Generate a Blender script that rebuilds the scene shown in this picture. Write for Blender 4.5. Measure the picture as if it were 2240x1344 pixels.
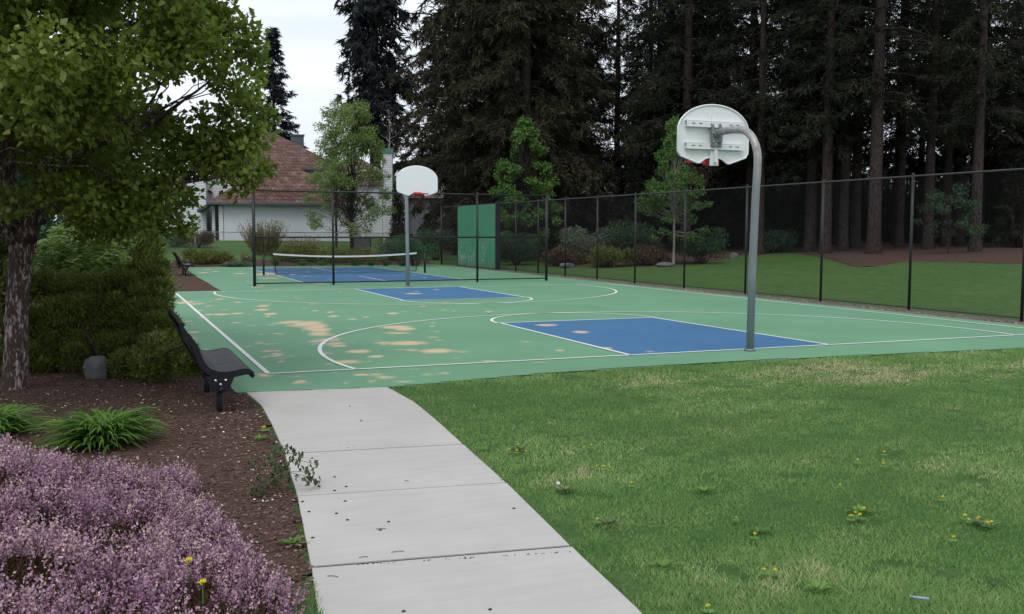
import bpy, math, random
import numpy as np
from math import radians as R_, sin, cos, pi, sqrt
random.seed(7); rng = np.random.default_rng(11)
for o in list(bpy.data.objects): bpy.data.objects.remove(o)
SC = bpy.context.scene; COL = SC.collection

# ------------------------------------------------------------------ camera model (fitted to the court lines)
FP, PITCH, YAW, ROLL = 2162.72, .0767, .391, .0024
CAM = np.array([-8.7463, -12.4121, 1.7791])
FW = np.array([sin(YAW)*cos(PITCH), cos(YAW)*cos(PITCH), -sin(PITCH)])
RT = np.array([cos(YAW), -sin(YAW), 0.]); UP = np.cross(RT, FW)
RX = RT*cos(ROLL)+UP*sin(ROLL); UX = -RT*sin(ROLL)+UP*cos(ROLL)
FH = np.array([sin(YAW), cos(YAW), 0.])
def ray(u, v): return FW+RX*(u-1120)/FP-UX*(v-672)/FP
def G(u, v, z=0.):                      # point at height z seen at photo position (u,v)
    d = ray(u, v); return CAM+d*((z-CAM[2])/d[2])
def AT(u, v, d):                        # point at depth d seen at photo position (u,v)
    r = ray(u, v); return CAM+r*d
def sst(t): t = np.clip(t, 0, 1); return t*t*(3-2*t)
def T(x, y):                            # terrain height
    a = np.maximum(0, y-38.2); b = np.maximum(0, x-9.6)
    za = .044*np.minimum(a, 26)+.006*np.maximum(a-26, 0)
    zb = .036*np.minimum(b, 24)+.006*np.maximum(b-24, 0)
    return -.02+np.minimum(np.sqrt(za**2+zb**2), 1.3+.004*(a+b))
def PT(u, d):                           # ground point under photo column u at depth d
    p = AT(u, 505, d); return np.array([p[0], p[1], float(T(p[0], p[1]))])

def GT(u, v):                           # point of the terrain seen at photo position (u,v)
    r = ray(u, v); 
    for d in np.arange(6, 130, .1):
        p = CAM+r*d
        if p[2] <= T(p[0], p[1]): return (p[0], p[1])
    return (p[0], p[1])
# ------------------------------------------------------------------ materials
MATS = {}
def newmat(name):
    m = bpy.data.materials.new(name); m.use_nodes = True; nt = m.node_tree; nt.nodes.clear()
    out = nt.nodes.new('ShaderNodeOutputMaterial'); b = nt.nodes.new('ShaderNodeBsdfPrincipled')
    nt.links.new(b.outputs[0], out.inputs[0]); MATS[name] = m
    return m, nt, b, out
def N(nt, t, **k):
    n = nt.nodes.new(t)
    for a, v in k.items():
        if a.startswith('i_'):
            n.inputs[a[2:].replace('_', ' ')].default_value = v
        else: setattr(n, a, v)
    return n
def mixc(nt, fac, a, b, typ='MIX'):
    m = nt.nodes.new('ShaderNodeMix'); m.data_type = 'RGBA'; m.blend_type = typ
    for s, v in ((m.inputs[0], fac), (m.inputs[6], a), (m.inputs[7], b)):
        if hasattr(v, 'links') or isinstance(v, bpy.types.NodeSocket): nt.links.new(v, s)
        elif isinstance(v, (int, float)): s.default_value = v
        else: s.default_value = (*v[:3], 1)
    return m.outputs[2]
def math_(nt, op, a, b=None, c=None, clamp=False):
    m = nt.nodes.new('ShaderNodeMath'); m.operation = op; m.use_clamp = clamp
    for i, v in enumerate((a, b, c)):
        if v is None: continue
        if isinstance(v, bpy.types.NodeSocket): nt.links.new(v, m.inputs[i])
        else: m.inputs[i].default_value = v
    return m.outputs[0]
def coords(nt, scale=(1, 1, 1), kind='Object', rot=(0, 0, 0)):
    tc = nt.nodes.new('ShaderNodeTexCoord'); mp = nt.nodes.new('ShaderNodeMapping')
    mp.inputs['Scale'].default_value = scale; mp.inputs['Rotation'].default_value = rot
    nt.links.new(tc.outputs[kind], mp.inputs[0]); return mp.outputs[0]
def geo_pos(nt, scale=(1, 1, 1)):
    g = nt.nodes.new('ShaderNodeNewGeometry'); mp = nt.nodes.new('ShaderNodeMapping')
    mp.inputs['Scale'].default_value = scale; nt.links.new(g.outputs['Position'], mp.inputs[0]); return mp.outputs[0]
def noise(nt, vec, scale, detail=4, rough=.55):
    n = N(nt, 'ShaderNodeTexNoise'); n.inputs['Scale'].default_value = scale; n.inputs['Detail'].default_value = detail
    n.inputs['Roughness'].default_value = rough; nt.links.new(vec, n.inputs['Vector']); return n.outputs['Fac']
def ramp(nt, fac, stops):
    r = nt.nodes.new('ShaderNodeValToRGB'); e = r.color_ramp.elements
    while len(e) < len(stops): e.new(.5)
    for i, (p, c) in enumerate(stops):
        e[i].position = p; e[i].color = (*c, 1) if len(c) == 3 else c
    nt.links.new(fac, r.inputs[0]); return r.outputs[0]
def maprange(nt, v, a, b, c=0., d=1.):
    m = nt.nodes.new('ShaderNodeMapRange'); nt.links.new(v, m.inputs[0])
    for i, x in enumerate((a, b, c, d)): m.inputs[i+1].default_value = x
    return m.outputs[0]
def bump(nt, b, h, strength=.3, dist=.02):
    n = nt.nodes.new('ShaderNodeBump'); n.inputs['Strength'].default_value = strength; n.inputs['Distance'].default_value = dist
    nt.links.new(h, n.inputs['Height']); nt.links.new(n.outputs[0], b.inputs['Normal'])
def setc(nt, b, c):
    if isinstance(c, bpy.types.NodeSocket): nt.links.new(c, b.inputs['Base Color'])
    else: b.inputs['Base Color'].default_value = (*c, 1)
def attr(nt, name):
    a = nt.nodes.new('ShaderNodeAttribute'); a.attribute_name = name; return a.outputs['Fac']

def m_simple(name, c, rough=.6, metal=0., var=.15, scale=8., spec=.3, bmp=0.):
    m, nt, b, out = newmat(name); v = geo_pos(nt)
    f = noise(nt, v, scale, 5)
    col = mixc(nt, f, [x*(1-var) for x in c], [min(1, x*(1+var)) for x in c]); setc(nt, b, col)
    b.inputs['Roughness'].default_value = rough; b.inputs['Metallic'].default_value = metal
    b.inputs['Specular IOR Level'].default_value = spec
    if bmp: bump(nt, b, noise(nt, v, scale*3, 3), bmp, .01)
    return m
def m_leaf(name, c1, c2, c3=None, trans=.3, rough=.5, spec=.3, big=.6):
    """foliage: per-face random tint, per-tree random, soft translucency"""
    m, nt, b, out = newmat(name)
    t = attr(nt, 'tint'); oi = nt.nodes.new('ShaderNodeObjectInfo')
    col = mixc(nt, t, c1, c2)
    if c3: col = mixc(nt, maprange(nt, t, .86, .97), col, c3)
    nz = noise(nt, geo_pos(nt), big, 2)
    k = math_(nt, 'ADD', math_(nt, 'MULTIPLY', nz, .7), math_(nt, 'MULTIPLY', oi.outputs['Random'], .35))
    hs = nt.nodes.new('ShaderNodeHueSaturation'); nt.links.new(col, hs.inputs['Color'])
    nt.links.new(math_(nt, 'ADD', k, .48), hs.inputs['Value'])
    setc(nt, b, hs.outputs[0]); b.inputs['Roughness'].default_value = rough; b.inputs['Specular IOR Level'].default_value = spec
    if trans:
        tr = nt.nodes.new('ShaderNodeBsdfTranslucent'); nt.links.new(hs.outputs[0], tr.inputs[0])
        mx = nt.nodes.new('ShaderNodeMixShader'); mx.inputs[0].default_value = trans
        nt.links.new(b.outputs[0], mx.inputs[1]); nt.links.new(tr.outputs[0], mx.inputs[2]); nt.links.new(mx.outputs[0], out.inputs[0])
    return m
def m_bark(name, c1, c2, sc=1., bmp=.8):
    m, nt, b, out = newmat(name); v = geo_pos(nt, (1, 1, .16))
    vo = N(nt, 'ShaderNodeTexVoronoi', feature='DISTANCE_TO_EDGE'); vo.inputs['Scale'].default_value = 26*sc; 
    nzc = N(nt, 'ShaderNodeTexNoise'); nzc.inputs['Scale'].default_value = 9*sc; nt.links.new(v, nzc.inputs['Vector'])
    vv = nt.nodes.new('ShaderNodeVectorMath'); vv.operation = 'MULTIPLY_ADD'; nt.links.new(nzc.outputs['Color'], vv.inputs[0]); vv.inputs[1].default_value = (.1, .1, .1)
    nt.links.new(v, vv.inputs[2]); nt.links.new(vv.outputs[0], vo.inputs['Vector'])
    crack = maprange(nt, math_(nt, 'ADD', vo.outputs['Distance'], math_(nt, 'MULTIPLY', noise(nt, v, 22*sc, 5, .7), .22)), .07, .26)
    n2 = noise(nt, v, 30*sc, 6, .65)
    col = mixc(nt, n2, c1, c2); col = mixc(nt, crack, [x*.3 for x in c1], col); setc(nt, b, col)
    b.inputs['Roughness'].default_value = .9; b.inputs['Specular IOR Level'].default_value = .1
    h = math_(nt, 'ADD', crack, math_(nt, 'MULTIPLY', n2, .5)); bump(nt, b, h, bmp, .02)
    return m
def m_court(name, c, dustc=(.64, .46, .30)):
    m, nt, b, out = newmat(name); v = geo_pos(nt)
    f = noise(nt, v, .45, 4, .6); f2 = noise(nt, v, 3.5, 4, .7); fine = noise(nt, v, 90, 3, .7)
    col = mixc(nt, maprange(nt, f, .3, .7), [x*.90 for x in c], [x*1.10 for x in c])
    col = mixc(nt, maprange(nt, f2, .55, .8, 0, .22), col, (.30, .33, .25))
    col = mixc(nt, math_(nt, 'MULTIPLY', fine, .35), col, [x*.72 for x in c])
    sp = noise(nt, v, 26, 2, .5)
    col = mixc(nt, maprange(nt, sp, .73, .78, 0, .35), col, (.08, .09, .06))
    d = attr(nt, 'dust'); n1 = noise(nt, geo_pos(nt, (1, .75, 1)), 6.5, 7, .78)
    fac = math_(nt, 'ADD', math_(nt, 'MULTIPLY', d, 1.15), math_(nt, 'MULTIPLY', math_(nt, 'SUBTRACT', n1, .5), 1.35))
    fac = maprange(nt, fac, .28, .85, 0, .88)
    fac = math_(nt, 'MULTIPLY', fac, maprange(nt, d, .03, .2))
    dc = mixc(nt, fine, [x*.8 for x in dustc], [x*1.2 for x in dustc])
    col = mixc(nt, fac, col, dc); setc(nt, b, col)
    b.inputs['Roughness'].default_value = .75; b.inputs['Specular IOR Level'].default_value = .25
    bump(nt, b, fine, .25, .004); return m

M = {}
M['court_green'] = m_court('court_green', (.138, .300, .178))
M['court_blue'] = m_court('court_blue', (.050, .155, .300))
M['line_white'] = m_court('line_white', (.74, .76, .72))
M['black_metal'] = m_simple('black_metal', (.012, .012, .014), .45, 0, .2, 20, .4)
M['fence_wire'] = m_simple('fence_wire', (.014, .014, .015), .6, 0, .2, 5, .2)
M['rail_metal'] = m_simple('rail_metal', (.035, .033, .04), .5, 0, .25, 9, .4)
M['bench_black'] = m_simple('bench_black', (.008, .008, .012), .5, 0, .3, 60, .25, .3)
M['bolt_metal'] = m_simple('bolt_metal', (.45, .45, .45), .35, .8, .2, 30)
M['white_paint'] = m_simple('white_paint', (.72, .74, .74), .45, 0, .06, 5, .4)
M['rim_red'] = m_simple('rim_red', (.50, .015, .03), .45, 0, .2, 20, .4)
M['net_brown'] = m_simple('net_brown', (.07, .03, .028), .8, 0, .3, 20, .1)
M['board_white'] = m_simple('board_white', (.80, .82, .83), .4, 0, .03, 3, .35)
M['slot_dark'] = m_simple('slot_dark', (.04, .04, .04), .8)
M['white_cloth'] = m_simple('white_cloth', (.75, .75, .74), .8, 0, .1, 9)
M['rock_grey'] = m_simple('rock_grey', (.13, .13, .135), .9, 0, .6, 14, .1, 1.)
M['petal_white'] = m_simple('petal_white', (.75, .72, .68), .7)
M['dandelion_yellow'] = m_simple('dandelion_yellow', (.90, .74, .04), .7, 0, .15, 60)
M['stem_green'] = m_simple('stem_green', (.10, .22, .04), .7)
M['pen_blue'] = m_simple('pen_blue', (.28, .34, .46), .4)
M['grey_cabinet'] = m_simple('grey_cabinet', (.16, .17, .17), .7)
M['post_grey'] = m_simple('post_grey', (.22, .23, .24), .5, .3, .2)
M['gutter_grey'] = m_simple('gutter_grey', (.10, .11, .13), .5)
M['trim_green'] = m_simple('trim_green', (.10, .22, .17), .6)
M['debris_dark'] = m_simple('debris_dark', (.05, .035, .025), .9)
M['glass_dark'] = m_simple('glass_dark', (.05, .06, .07), .1, 0, .1, 2, .8)
M['stucco_white'] = m_simple('stucco_white', (.60, .63, .68), .85, 0, .05, 2)
def m_shed():
    return m_simple('shed_grey', (.16, .18, .20), .8, 0, .15, 2)
M['shed_grey'] = m_shed()
def m_galv():
    m, nt, b, out = newmat('galvanised_pole'); v = geo_pos(nt, (1, 1, .35))
    f = noise(nt, v, 7, 5, .6); col = mixc(nt, f, (.16, .19, .22), (.30, .33, .36))
    r = noise(nt, geo_pos(nt, (1, 1, .3)), 16, 5, .7); g = nt.nodes.new('ShaderNodeNewGeometry')
    sx = nt.nodes.new('ShaderNodeSeparateXYZ'); nt.links.new(g.outputs['Position'], sx.inputs[0])
    hi = maprange(nt, sx.outputs[2], 2.35, 2.9); lo = maprange(nt, sx.outputs[2], .10, .02)
    pale = math_(nt, 'MULTIPLY', hi, maprange(nt, f, .4, .6, .3, .9)); col = mixc(nt, pale, col, (.42, .40, .38))
    k = math_(nt, 'MULTIPLY', maprange(nt, r, .54, .62), math_(nt, 'MAXIMUM', math_(nt, 'MULTIPLY', hi, .8), lo))
    col = mixc(nt, k, col, (.20, .06, .04)); setc(nt, b, col)
    b.inputs['Roughness'].default_value = .5; b.inputs['Metallic'].default_value = .35; return m
M['galv'] = m_galv()
def m_board_back():
    m, nt, b, out = newmat('board_rust_streaks'); v = coords(nt, (9, 1, .6))
    f = noise(nt, v, 4, 4, .6); f2 = noise(nt, coords(nt), 3, 3)
    sx = nt.nodes.new('ShaderNodeSeparateXYZ'); tc = nt.nodes.new('ShaderNodeTexCoord'); nt.links.new(tc.outputs['Object'], sx.inputs[0])
    near = math_(nt, 'SUBTRACT', 1, maprange(nt, math_(nt, 'ABSOLUTE', math_(nt, 'ADD', sx.outputs[0], .12)), .02, .22))
    col = mixc(nt, f2, (.68, .71, .72), (.76, .78, .79))
    col = mixc(nt, math_(nt, 'MULTIPLY', maprange(nt, f, .58, .68, 0, .6), near), col, (.36, .24, .16))
    setc(nt, b, col); b.inputs['Roughness'].default_value = .5; return m
M['board_back'] = m_board_back()
def m_wallgreen():
    m, nt, b, out = newmat('practice_wall_green'); v = geo_pos(nt)
    f = noise(nt, v, 1.1, 5, .6); col = mixc(nt, f, (.035, .20, .105), (.06, .27, .15))
    g = nt.nodes.new('ShaderNodeNewGeometry'); sx = nt.nodes.new('ShaderNodeSeparateXYZ'); nt.links.new(g.outputs['Position'], sx.inputs[0])
    low = maprange(nt, sx.outputs[2], 1.6, .5); sc = noise(nt, geo_pos(nt, (1, 1.3, .7)), 9, 6, .75); bg = noise(nt, v, .9, 2)
    k = math_(nt, 'MULTIPLY', math_(nt, 'MULTIPLY', maprange(nt, sc, .50, .60), maprange(nt, bg, .42, .56)), low)
    col = mixc(nt, math_(nt, 'MULTIPLY', k, .75), col, (.45, .55, .5))
    col = mixc(nt, math_(nt, 'MULTIPLY', maprange(nt, sx.outputs[2], .45, .1), .5), col, (.09, .12, .09))
    setc(nt, b, col); b.inputs['Roughness'].default_value = .6; return m
M['wall_green'] = m_wallgreen()
def m_lawn():
    m, nt, b, out = newmat('lawn_grass'); v = geo_pos(nt)
    a = noise(nt, v, .35, 4, .6); c = noise(nt, v, 2.2, 5, .65); f = noise(nt, geo_pos(nt, (1, 1, 1)), 28, 5, .75)
    col = mixc(nt, maprange(nt, c, .3, .7), (.052, .118, .032), (.108, .185, .056))
    col = mixc(nt, maprange(nt, a, .5, .75, 0, .55), col, (.16, .18, .06))
    col = mixc(nt, maprange(nt, f, .3, .6), (.035, .08, .02), col)
    col = mixc(nt, maprange(nt, noise(nt, v, 11, 4, .7), .60, .72, 0, .5), col, (.20, .20, .09))
    setc(nt, b, col); b.inputs['Roughness'].default_value = .9; b.inputs['Specular IOR Level'].default_value = .1
    bump(nt, b, f, .8, .03); return m
M['lawn'] = m_lawn()
def m_mulch():
    m, nt, b, out = newmat('bark_mulch'); v = geo_pos(nt)
    vo = N(nt, 'ShaderNodeTexVoronoi'); vo.inputs['Scale'].default_value = 42; nt.links.new(geo_pos(nt, (1, 1.6, 1)), vo.inputs['Vector'])
    c = noise(nt, v, 60, 4, .7); a = noise(nt, v, 1.3, 4, .6)
    bw = nt.nodes.new('ShaderNodeRGBToBW'); nt.links.new(vo.outputs['Color'], bw.inputs[0])
    col = mixc(nt, bw.outputs[0], (.050, .030, .025), (.155, .098, .080)); col = mixc(nt, maprange(nt, c, .62, .72, 0, .6), col, (.24, .16, .12))
    col = mixc(nt, maprange(nt, a, .35, .7, 0, .45), col, (.10, .06, .045)); setc(nt, b, col)
    b.inputs['Roughness'].default_value = .95; b.inputs['Specular IOR Level'].default_value = .1
    bump(nt, b, math_(nt, 'ADD', bw.outputs[0], c), .9, .02); return m
M['mulch'] = m_mulch()
def m_conc():
    m, nt, b, out = newmat('concrete'); v = geo_pos(nt); oi = nt.nodes.new('ShaderNodeObjectInfo')
    a = noise(nt, v, 1.1, 5, .6); s = noise(nt, geo_pos(nt, (.35, 2.2, 1)), 6, 5, .65); f = noise(nt, v, 160, 3, .8)
    col = mixc(nt, maprange(nt, a, .3, .7), (.43, .415, .39), (.51, .495, .465)); col = mixc(nt, maprange(nt, s, .45, .75, 0, .28), col, (.58, .565, .53))
    col = mixc(nt, maprange(nt, s, .42, .25, 0, .2), col, (.31, .30, .275))
    col = mixc(nt, maprange(nt, f, .3, .7, 0, .22), col, (.27, .26, .24)); col = mixc(nt, maprange(nt, noise(nt, v, 45, 2), .70, .76, 0, .4), col, (.2, .19, .17))
    setc(nt, b, col); b.inputs['Roughness'].default_value = .9; b.inputs['Specular IOR Level'].default_value = .2
    bump(nt, b, math_(nt, 'ADD', s, math_(nt, 'MULTIPLY', f, .5)), .12, .003); return m
M['concrete'] = m_conc()
M['gravel'] = m_simple('gravel_strip', (.17, .135, .12), .95, 0, .6, 45, .1, .9)
M['soil'] = m_simple('soil', (.045, .03, .022), .95, 0, .4, 20, .1, .5)
def m_roof(name, c1, c2, lich):
    m, nt, b, out = newmat(name); tc = nt.nodes.new('ShaderNodeTexCoord'); sx = nt.nodes.new('ShaderNodeSeparateXYZ'); nt.links.new(tc.outputs['Object'], sx.inputs[0])
    cx = nt.nodes.new('ShaderNodeCombineXYZ'); nt.links.new(math_(nt, 'ADD', sx.outputs[0], math_(nt, 'MULTIPLY', sx.outputs[1], 1.0)), cx.inputs[0]); nt.links.new(sx.outputs[2], cx.inputs[1])
    br = N(nt, 'ShaderNodeTexBrick'); nt.links.new(cx.outputs[0], br.inputs['Vector'])
    br.inputs['Scale'].default_value = 1; br.inputs['Brick Width'].default_value = .3; br.inputs['Row Height'].default_value = .26; br.inputs['Mortar Size'].default_value = .034
    br.inputs['Color1'].default_value = (*c1, 1); br.inputs['Color2'].default_value = (*c2, 1); br.inputs['Mortar'].default_value = (*[x*.28 for x in c1], 1)
    n1 = noise(nt, tc.outputs['Object'], 1.5, 5, .7); n2 = noise(nt, tc.outputs['Object'], 9, 4, .7)
    col = mixc(nt, maprange(nt, n2, .3, .7, .0, .55), br.outputs['Color'], c1)
    col = mixc(nt, maprange(nt, math_(nt, 'MULTIPLY', n1, n2), .26, .40, 0, .7), col, lich); setc(nt, b, col)
    b.inputs['Roughness'].default_value = .9; row = nt.nodes.new('ShaderNodeMath'); row.operation = 'FRACT'
    nt.links.new(math_(nt, 'DIVIDE', sx.outputs[2], .26), row.inputs[0]); bump(nt, b, row.outputs[0], -.9, .06); return m
M['roof_red'] = m_roof('red_shake_roof', (.095, .042, .033), (.18, .085, .066), (.33, .26, .22))
M['roof_tan'] = m_roof('tan_shake_roof', (.15, .11, .085), (.26, .20, .16), (.36, .32, .28))
def m_siding():
    m, nt, b, out = newmat('white_lap_siding'); tc = nt.nodes.new('ShaderNodeTexCoord'); sx = nt.nodes.new('ShaderNodeSeparateXYZ'); nt.links.new(tc.outputs['Object'], sx.inputs[0])
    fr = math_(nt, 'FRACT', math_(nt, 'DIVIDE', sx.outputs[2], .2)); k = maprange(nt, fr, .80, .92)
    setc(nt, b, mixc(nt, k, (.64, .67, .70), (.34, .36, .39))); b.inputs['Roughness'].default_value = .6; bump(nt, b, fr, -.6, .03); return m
M['siding'] = m_siding()
M['bark_broad'] = m_bark('bark_broadleaf', (.115, .085, .075), (.23, .19, .17), 1.1, .8)
M['bark_dark'] = m_bark('bark_conifer', (.034, .024, .021), (.085, .068, .062), .5, .9)
def m_flaky():
    m, nt, b, out = newmat('bark_flaky'); v = geo_pos(nt, (1, 1, .33)); f = noise(nt, v, 26, 6, .72); g = noise(nt, geo_pos(nt, (1, 1, .2)), 13, 5, .7); n3 = noise(nt, geo_pos(nt), 70, 3, .7)
    col = mixc(nt, n3, (.050, .030, .026), (.105, .070, .060)); k = math_(nt, 'MULTIPLY', maprange(nt, f, .48, .54), maprange(nt, g, .36, .50))
    col = mixc(nt, k, col, mixc(nt, n3, (.28, .23, .21), (.50, .43, .40))); setc(nt, b, col); b.inputs['Roughness'].default_value = .95; b.inputs['Specular IOR Level'].default_value = .08
    bump(nt, b, math_(nt, 'ADD', k, math_(nt, 'MULTIPLY', g, 1.4)), 1., .03); return m
M['bark_flaky'] = m_flaky()
M['bark_pale'] = m_bark('bark_pale', (.30, .28, .25), (.42, .40, .36), 1, .3)
M['leaf_main'] = m_leaf('leaf_main', (.105, .155, .020), (.225, .290, .050), (.36, .44, .15), .5, .5, .3, .9)
M['leaf_bright'] = m_leaf('leaf_bright', (.050, .125, .025), (.110, .205, .050), None, .3, .5, .2)
M['leaf_locust'] = m_leaf('leaf_locust', (.13, .20, .06), (.23, .31, .10), None, .4, .6, .15)
M['leaf_teal'] = m_leaf('leaf_teal', (.035, .085, .04), (.07, .13, .065), None, .25, .6, .2)
M['leaf_maple'] = m_leaf('leaf_maple', (.26, .40, .09), (.46, .60, .22), None, .5, .5, .2)
M['juniper'] = m_leaf('juniper', (.065, .095, .020), (.20, .25, .055), (.32, .34, .12), .2, .7, .1, 1.4)
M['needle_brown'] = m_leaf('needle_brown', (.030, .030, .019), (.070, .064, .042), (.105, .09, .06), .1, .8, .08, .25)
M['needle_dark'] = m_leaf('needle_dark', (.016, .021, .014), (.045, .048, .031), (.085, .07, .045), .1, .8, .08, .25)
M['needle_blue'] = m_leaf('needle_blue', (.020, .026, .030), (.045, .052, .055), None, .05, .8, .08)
M['leaf_lily'] = m_leaf('leaf_lily', (.085, .20, .03), (.20, .36, .075), None, .35, .4, .3)
M['shrub_olive'] = m_leaf('shrub_olive', (.09, .12, .03), (.18, .20, .06), None, .2, .8, .1)
M['shrub_red'] = m_leaf('shrub_red', (.08, .05, .035), (.14, .095, .06), None, .15, .8, .1)
M['shrub_tan'] = m_leaf('shrub_tan', (.16, .14, .08), (.30, .26, .17), None, .2, .8, .1)
M['shrub_grey'] = m_leaf('shrub_grey', (.085, .115, .075), (.16, .19, .135), None, .2, .8, .1)
M['grass_blade'] = m_leaf('grass_blade', (.115, .265, .075), (.33, .455, .16), (.60, .55, .33), .3, .6, .2, .5)
M['heather_leaf'] = m_leaf('heather_leaf', (.045, .032, .020), (.12, .085, .048), (.20, .09, .08), .2, .8, .1, 3)
M['heather_bloom'] = m_leaf('heather_bloom', (.31, .145, .26), (.58, .38, .47), (.72, .52, .50), .25, .6, .2, 5)
M['wilt_leaf'] = m_leaf('wilt_leaf', (.07, .10, .03), (.22, .26, .14), None, .2, .7, .2)

# ------------------------------------------------------------------ mesh helpers
def meta(o, label=None, cat=None, group=None, kind=None):
    if label: o['label'] = label
    if cat: o['category'] = cat
    if group: o['group'] = group
    if kind: o['kind'] = kind
    return o
def mesh_np(name, V, F, k, mat, attrs=None, smooth=False):
    """V (n,3), F (m,k) int"""
    me = bpy.data.meshes.new(name); V = np.asarray(V, np.float32); F = np.asarray(F, np.int32)
    me.vertices.add(len(V)); me.vertices.foreach_set('co', V.ravel())
    me.loops.add(F.size); me.loops.foreach_set('vertex_index', F.ravel())
    me.polygons.add(len(F)); me.polygons.foreach_set('loop_start', np.arange(0, F.size, k, dtype=np.int32))
    me.polygons.foreach_set('loop_total', np.full(len(F), k, np.int32))
    if smooth: me.polygons.foreach_set('use_smooth', np.ones(len(F), bool))
    me.update(calc_edges=True)
    for an, (dom, arr) in (attrs or {}).items():
        a = me.attributes.new(an, 'FLOAT', dom); a.data.foreach_set('value', np.asarray(arr, np.float32))
    me.materials.append(mat); return me
def link(name, me, parent=None, loc=(0, 0, 0), rz=0, sc=None):
    o = bpy.data.objects.new(name, me); COL.objects.link(o); o.location = loc; o.rotation_euler[2] = rz
    if sc is not None: o.scale = sc if hasattr(sc, '__len__') else (sc,)*3
    if parent: o.parent = parent
    return o
def empty(name, loc=(0, 0, 0), rz=0, **k):
    o = bpy.data.objects.new(name, None); COL.objects.link(o); o.location = loc; o.rotation_euler[2] = rz; o.empty_display_size = .1
    return meta(o, **k)
class MB:
    def __init__(s): s.v = []; s.f = []
    def add(s, V, F):
        n = len(s.v); s.v += [tuple(map(float, p)) for p in V]; s.f += [tuple(i+n for i in f) for f in F]; return s
    def box(s, c, d, rz=0, ry=0):
        x, y, z = d[0]/2, d[1]/2, d[2]/2; P = []
        for i in (-1, 1):
            for j in (-1, 1):
                for k in (-1, 1):
                    px, py, pz = i*x, j*y, k*z
                    if ry: px, pz = px*cos(ry)+pz*sin(ry), -px*sin(ry)+pz*cos(ry)
                    px, py = px*cos(rz)-py*sin(rz), px*sin(rz)+py*cos(rz)
                    P.append((c[0]+px, c[1]+py, c[2]+pz))
        return s.add(P, [(0, 1, 3, 2), (4, 6, 7, 5), (0, 4, 5, 1), (2, 3, 7, 6), (0, 2, 6, 4), (1, 5, 7, 3)])
    def tube(s, pts, rad, n=8, cap=True):
        pts = [np.array(p, float) for p in pts]; rs = rad if hasattr(rad, '__len__') else [rad]*len(pts)
        t0 = pts[1]-pts[0]; a = np.array([0, 0, 1.]) if abs(t0[2]) < .8*np.linalg.norm(t0) else np.array([1., 0, 0])
        V = []; u = None
        for i, p in enumerate(pts):
            t = pts[min(i+1, len(pts)-1)]-pts[max(i-1, 0)]; t /= np.linalg.norm(t)+1e-9
            if u is None: u = np.cross(a, t)
            u = u-t*np.dot(u, t); u /= np.linalg.norm(u)+1e-9; w = np.cross(t, u)
            for k in range(n):
                q = 2*pi*k/n; V.append(p+rs[i]*(u*cos(q)+w*sin(q)))
        F = [(i*n+k, i*n+(k+1) % n, (i+1)*n+(k+1) % n, (i+1)*n+k) for i in range(len(pts)-1) for k in range(n)]
        if cap: F += [tuple(range(n))[::-1], tuple((len(pts)-1)*n+k for k in range(n))]
        return s.add(V, F)
    def prism(s, pts, z0, z1, axis='z'):      # outline pts (2D, ccw) extruded
        n = len(pts)
        def m(p, z): return (p[0], p[1], z) if axis == 'z' else ((p[0], z, p[1]) if axis == 'y' else (z, p[0], p[1]))
        V = [m(p, z0) for p in pts]+[m(p, z1) for p in pts]
        return s.add(V, [tuple(range(n))[::-1], tuple(range(n, 2*n))]+[(i, (i+1) % n, n+(i+1) % n, n+i) for i in range(n)])
    def ball(s, c, r, n=10, m=6, sq=(1, 1, 1)):
        V = [(c[0], c[1], c[2]-r*sq[2])]; 
        for j in range(1, m):
            a = -pi/2+pi*j/m
            for k in range(n): V.append((c[0]+r*sq[0]*cos(a)*cos(2*pi*k/n), c[1]+r*sq[1]*cos(a)*sin(2*pi*k/n), c[2]+r*sq[2]*sin(a)))
        V.append((c[0], c[1], c[2]+r*sq[2])); F = []
        for k in range(n):
            F.append((0, 1+(k+1) % n, 1+k))
            for j in range(m-2): F.append((1+j*n+k, 1+j*n+(k+1) % n, 1+(j+1)*n+(k+1) % n, 1+(j+1)*n+k))
            F.append((1+(m-2)*n+k, 1+(m-2)*n+(k+1) % n, len(V)-1))
        return s.add(V, F)
    def mesh(s, name, mat, smooth=False):
        me = bpy.data.meshes.new(name); me.from_pydata(s.v, [], s.f); me.materials.append(mat)
        if smooth: me.polygons.foreach_set('use_smooth', np.ones(len(me.polygons), bool))
        me.update(); return me
    def build(s, name, mat, parent=None, smooth=False, bev=0., loc=(0, 0, 0)):
        o = link(name, s.mesh(name, mat, smooth), parent, loc)
        if bev:
            b = o.modifiers.new('bevel', 'BEVEL'); b.width = bev; b.segments = 2; b.limit_method = 'ANGLE'
        return o
def unit(a): return a/(np.linalg.norm(a, axis=-1, keepdims=True)+1e-9)
def rdir(n):
    return unit(rng.normal(size=(n, 3)))
def cards(P, D, S, L, Wd, fold=.25, base=.42):
    """leaf rhombi: P base (n,3), D direction, S side, L length, Wd width -> V,F(quads)"""
    D = unit(D); S = unit(S-D*(S*D).sum(1, keepdims=True)); Nn = np.cross(D, S)
    L = np.broadcast_to(L, (len(P),))[:, None]; Wd = np.broadcast_to(Wd, (len(P),))[:, None]
    V = np.empty((len(P), 4, 3)); V[:, 0] = P; V[:, 1] = P+D*L*base+S*Wd*.5+Nn*Wd*fold; V[:, 2] = P+D*L; V[:, 3] = P+D*L*base-S*Wd*.5+Nn*Wd*fold
    return V.reshape(-1, 3), np.arange(4*len(P)).reshape(-1, 4)
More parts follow.
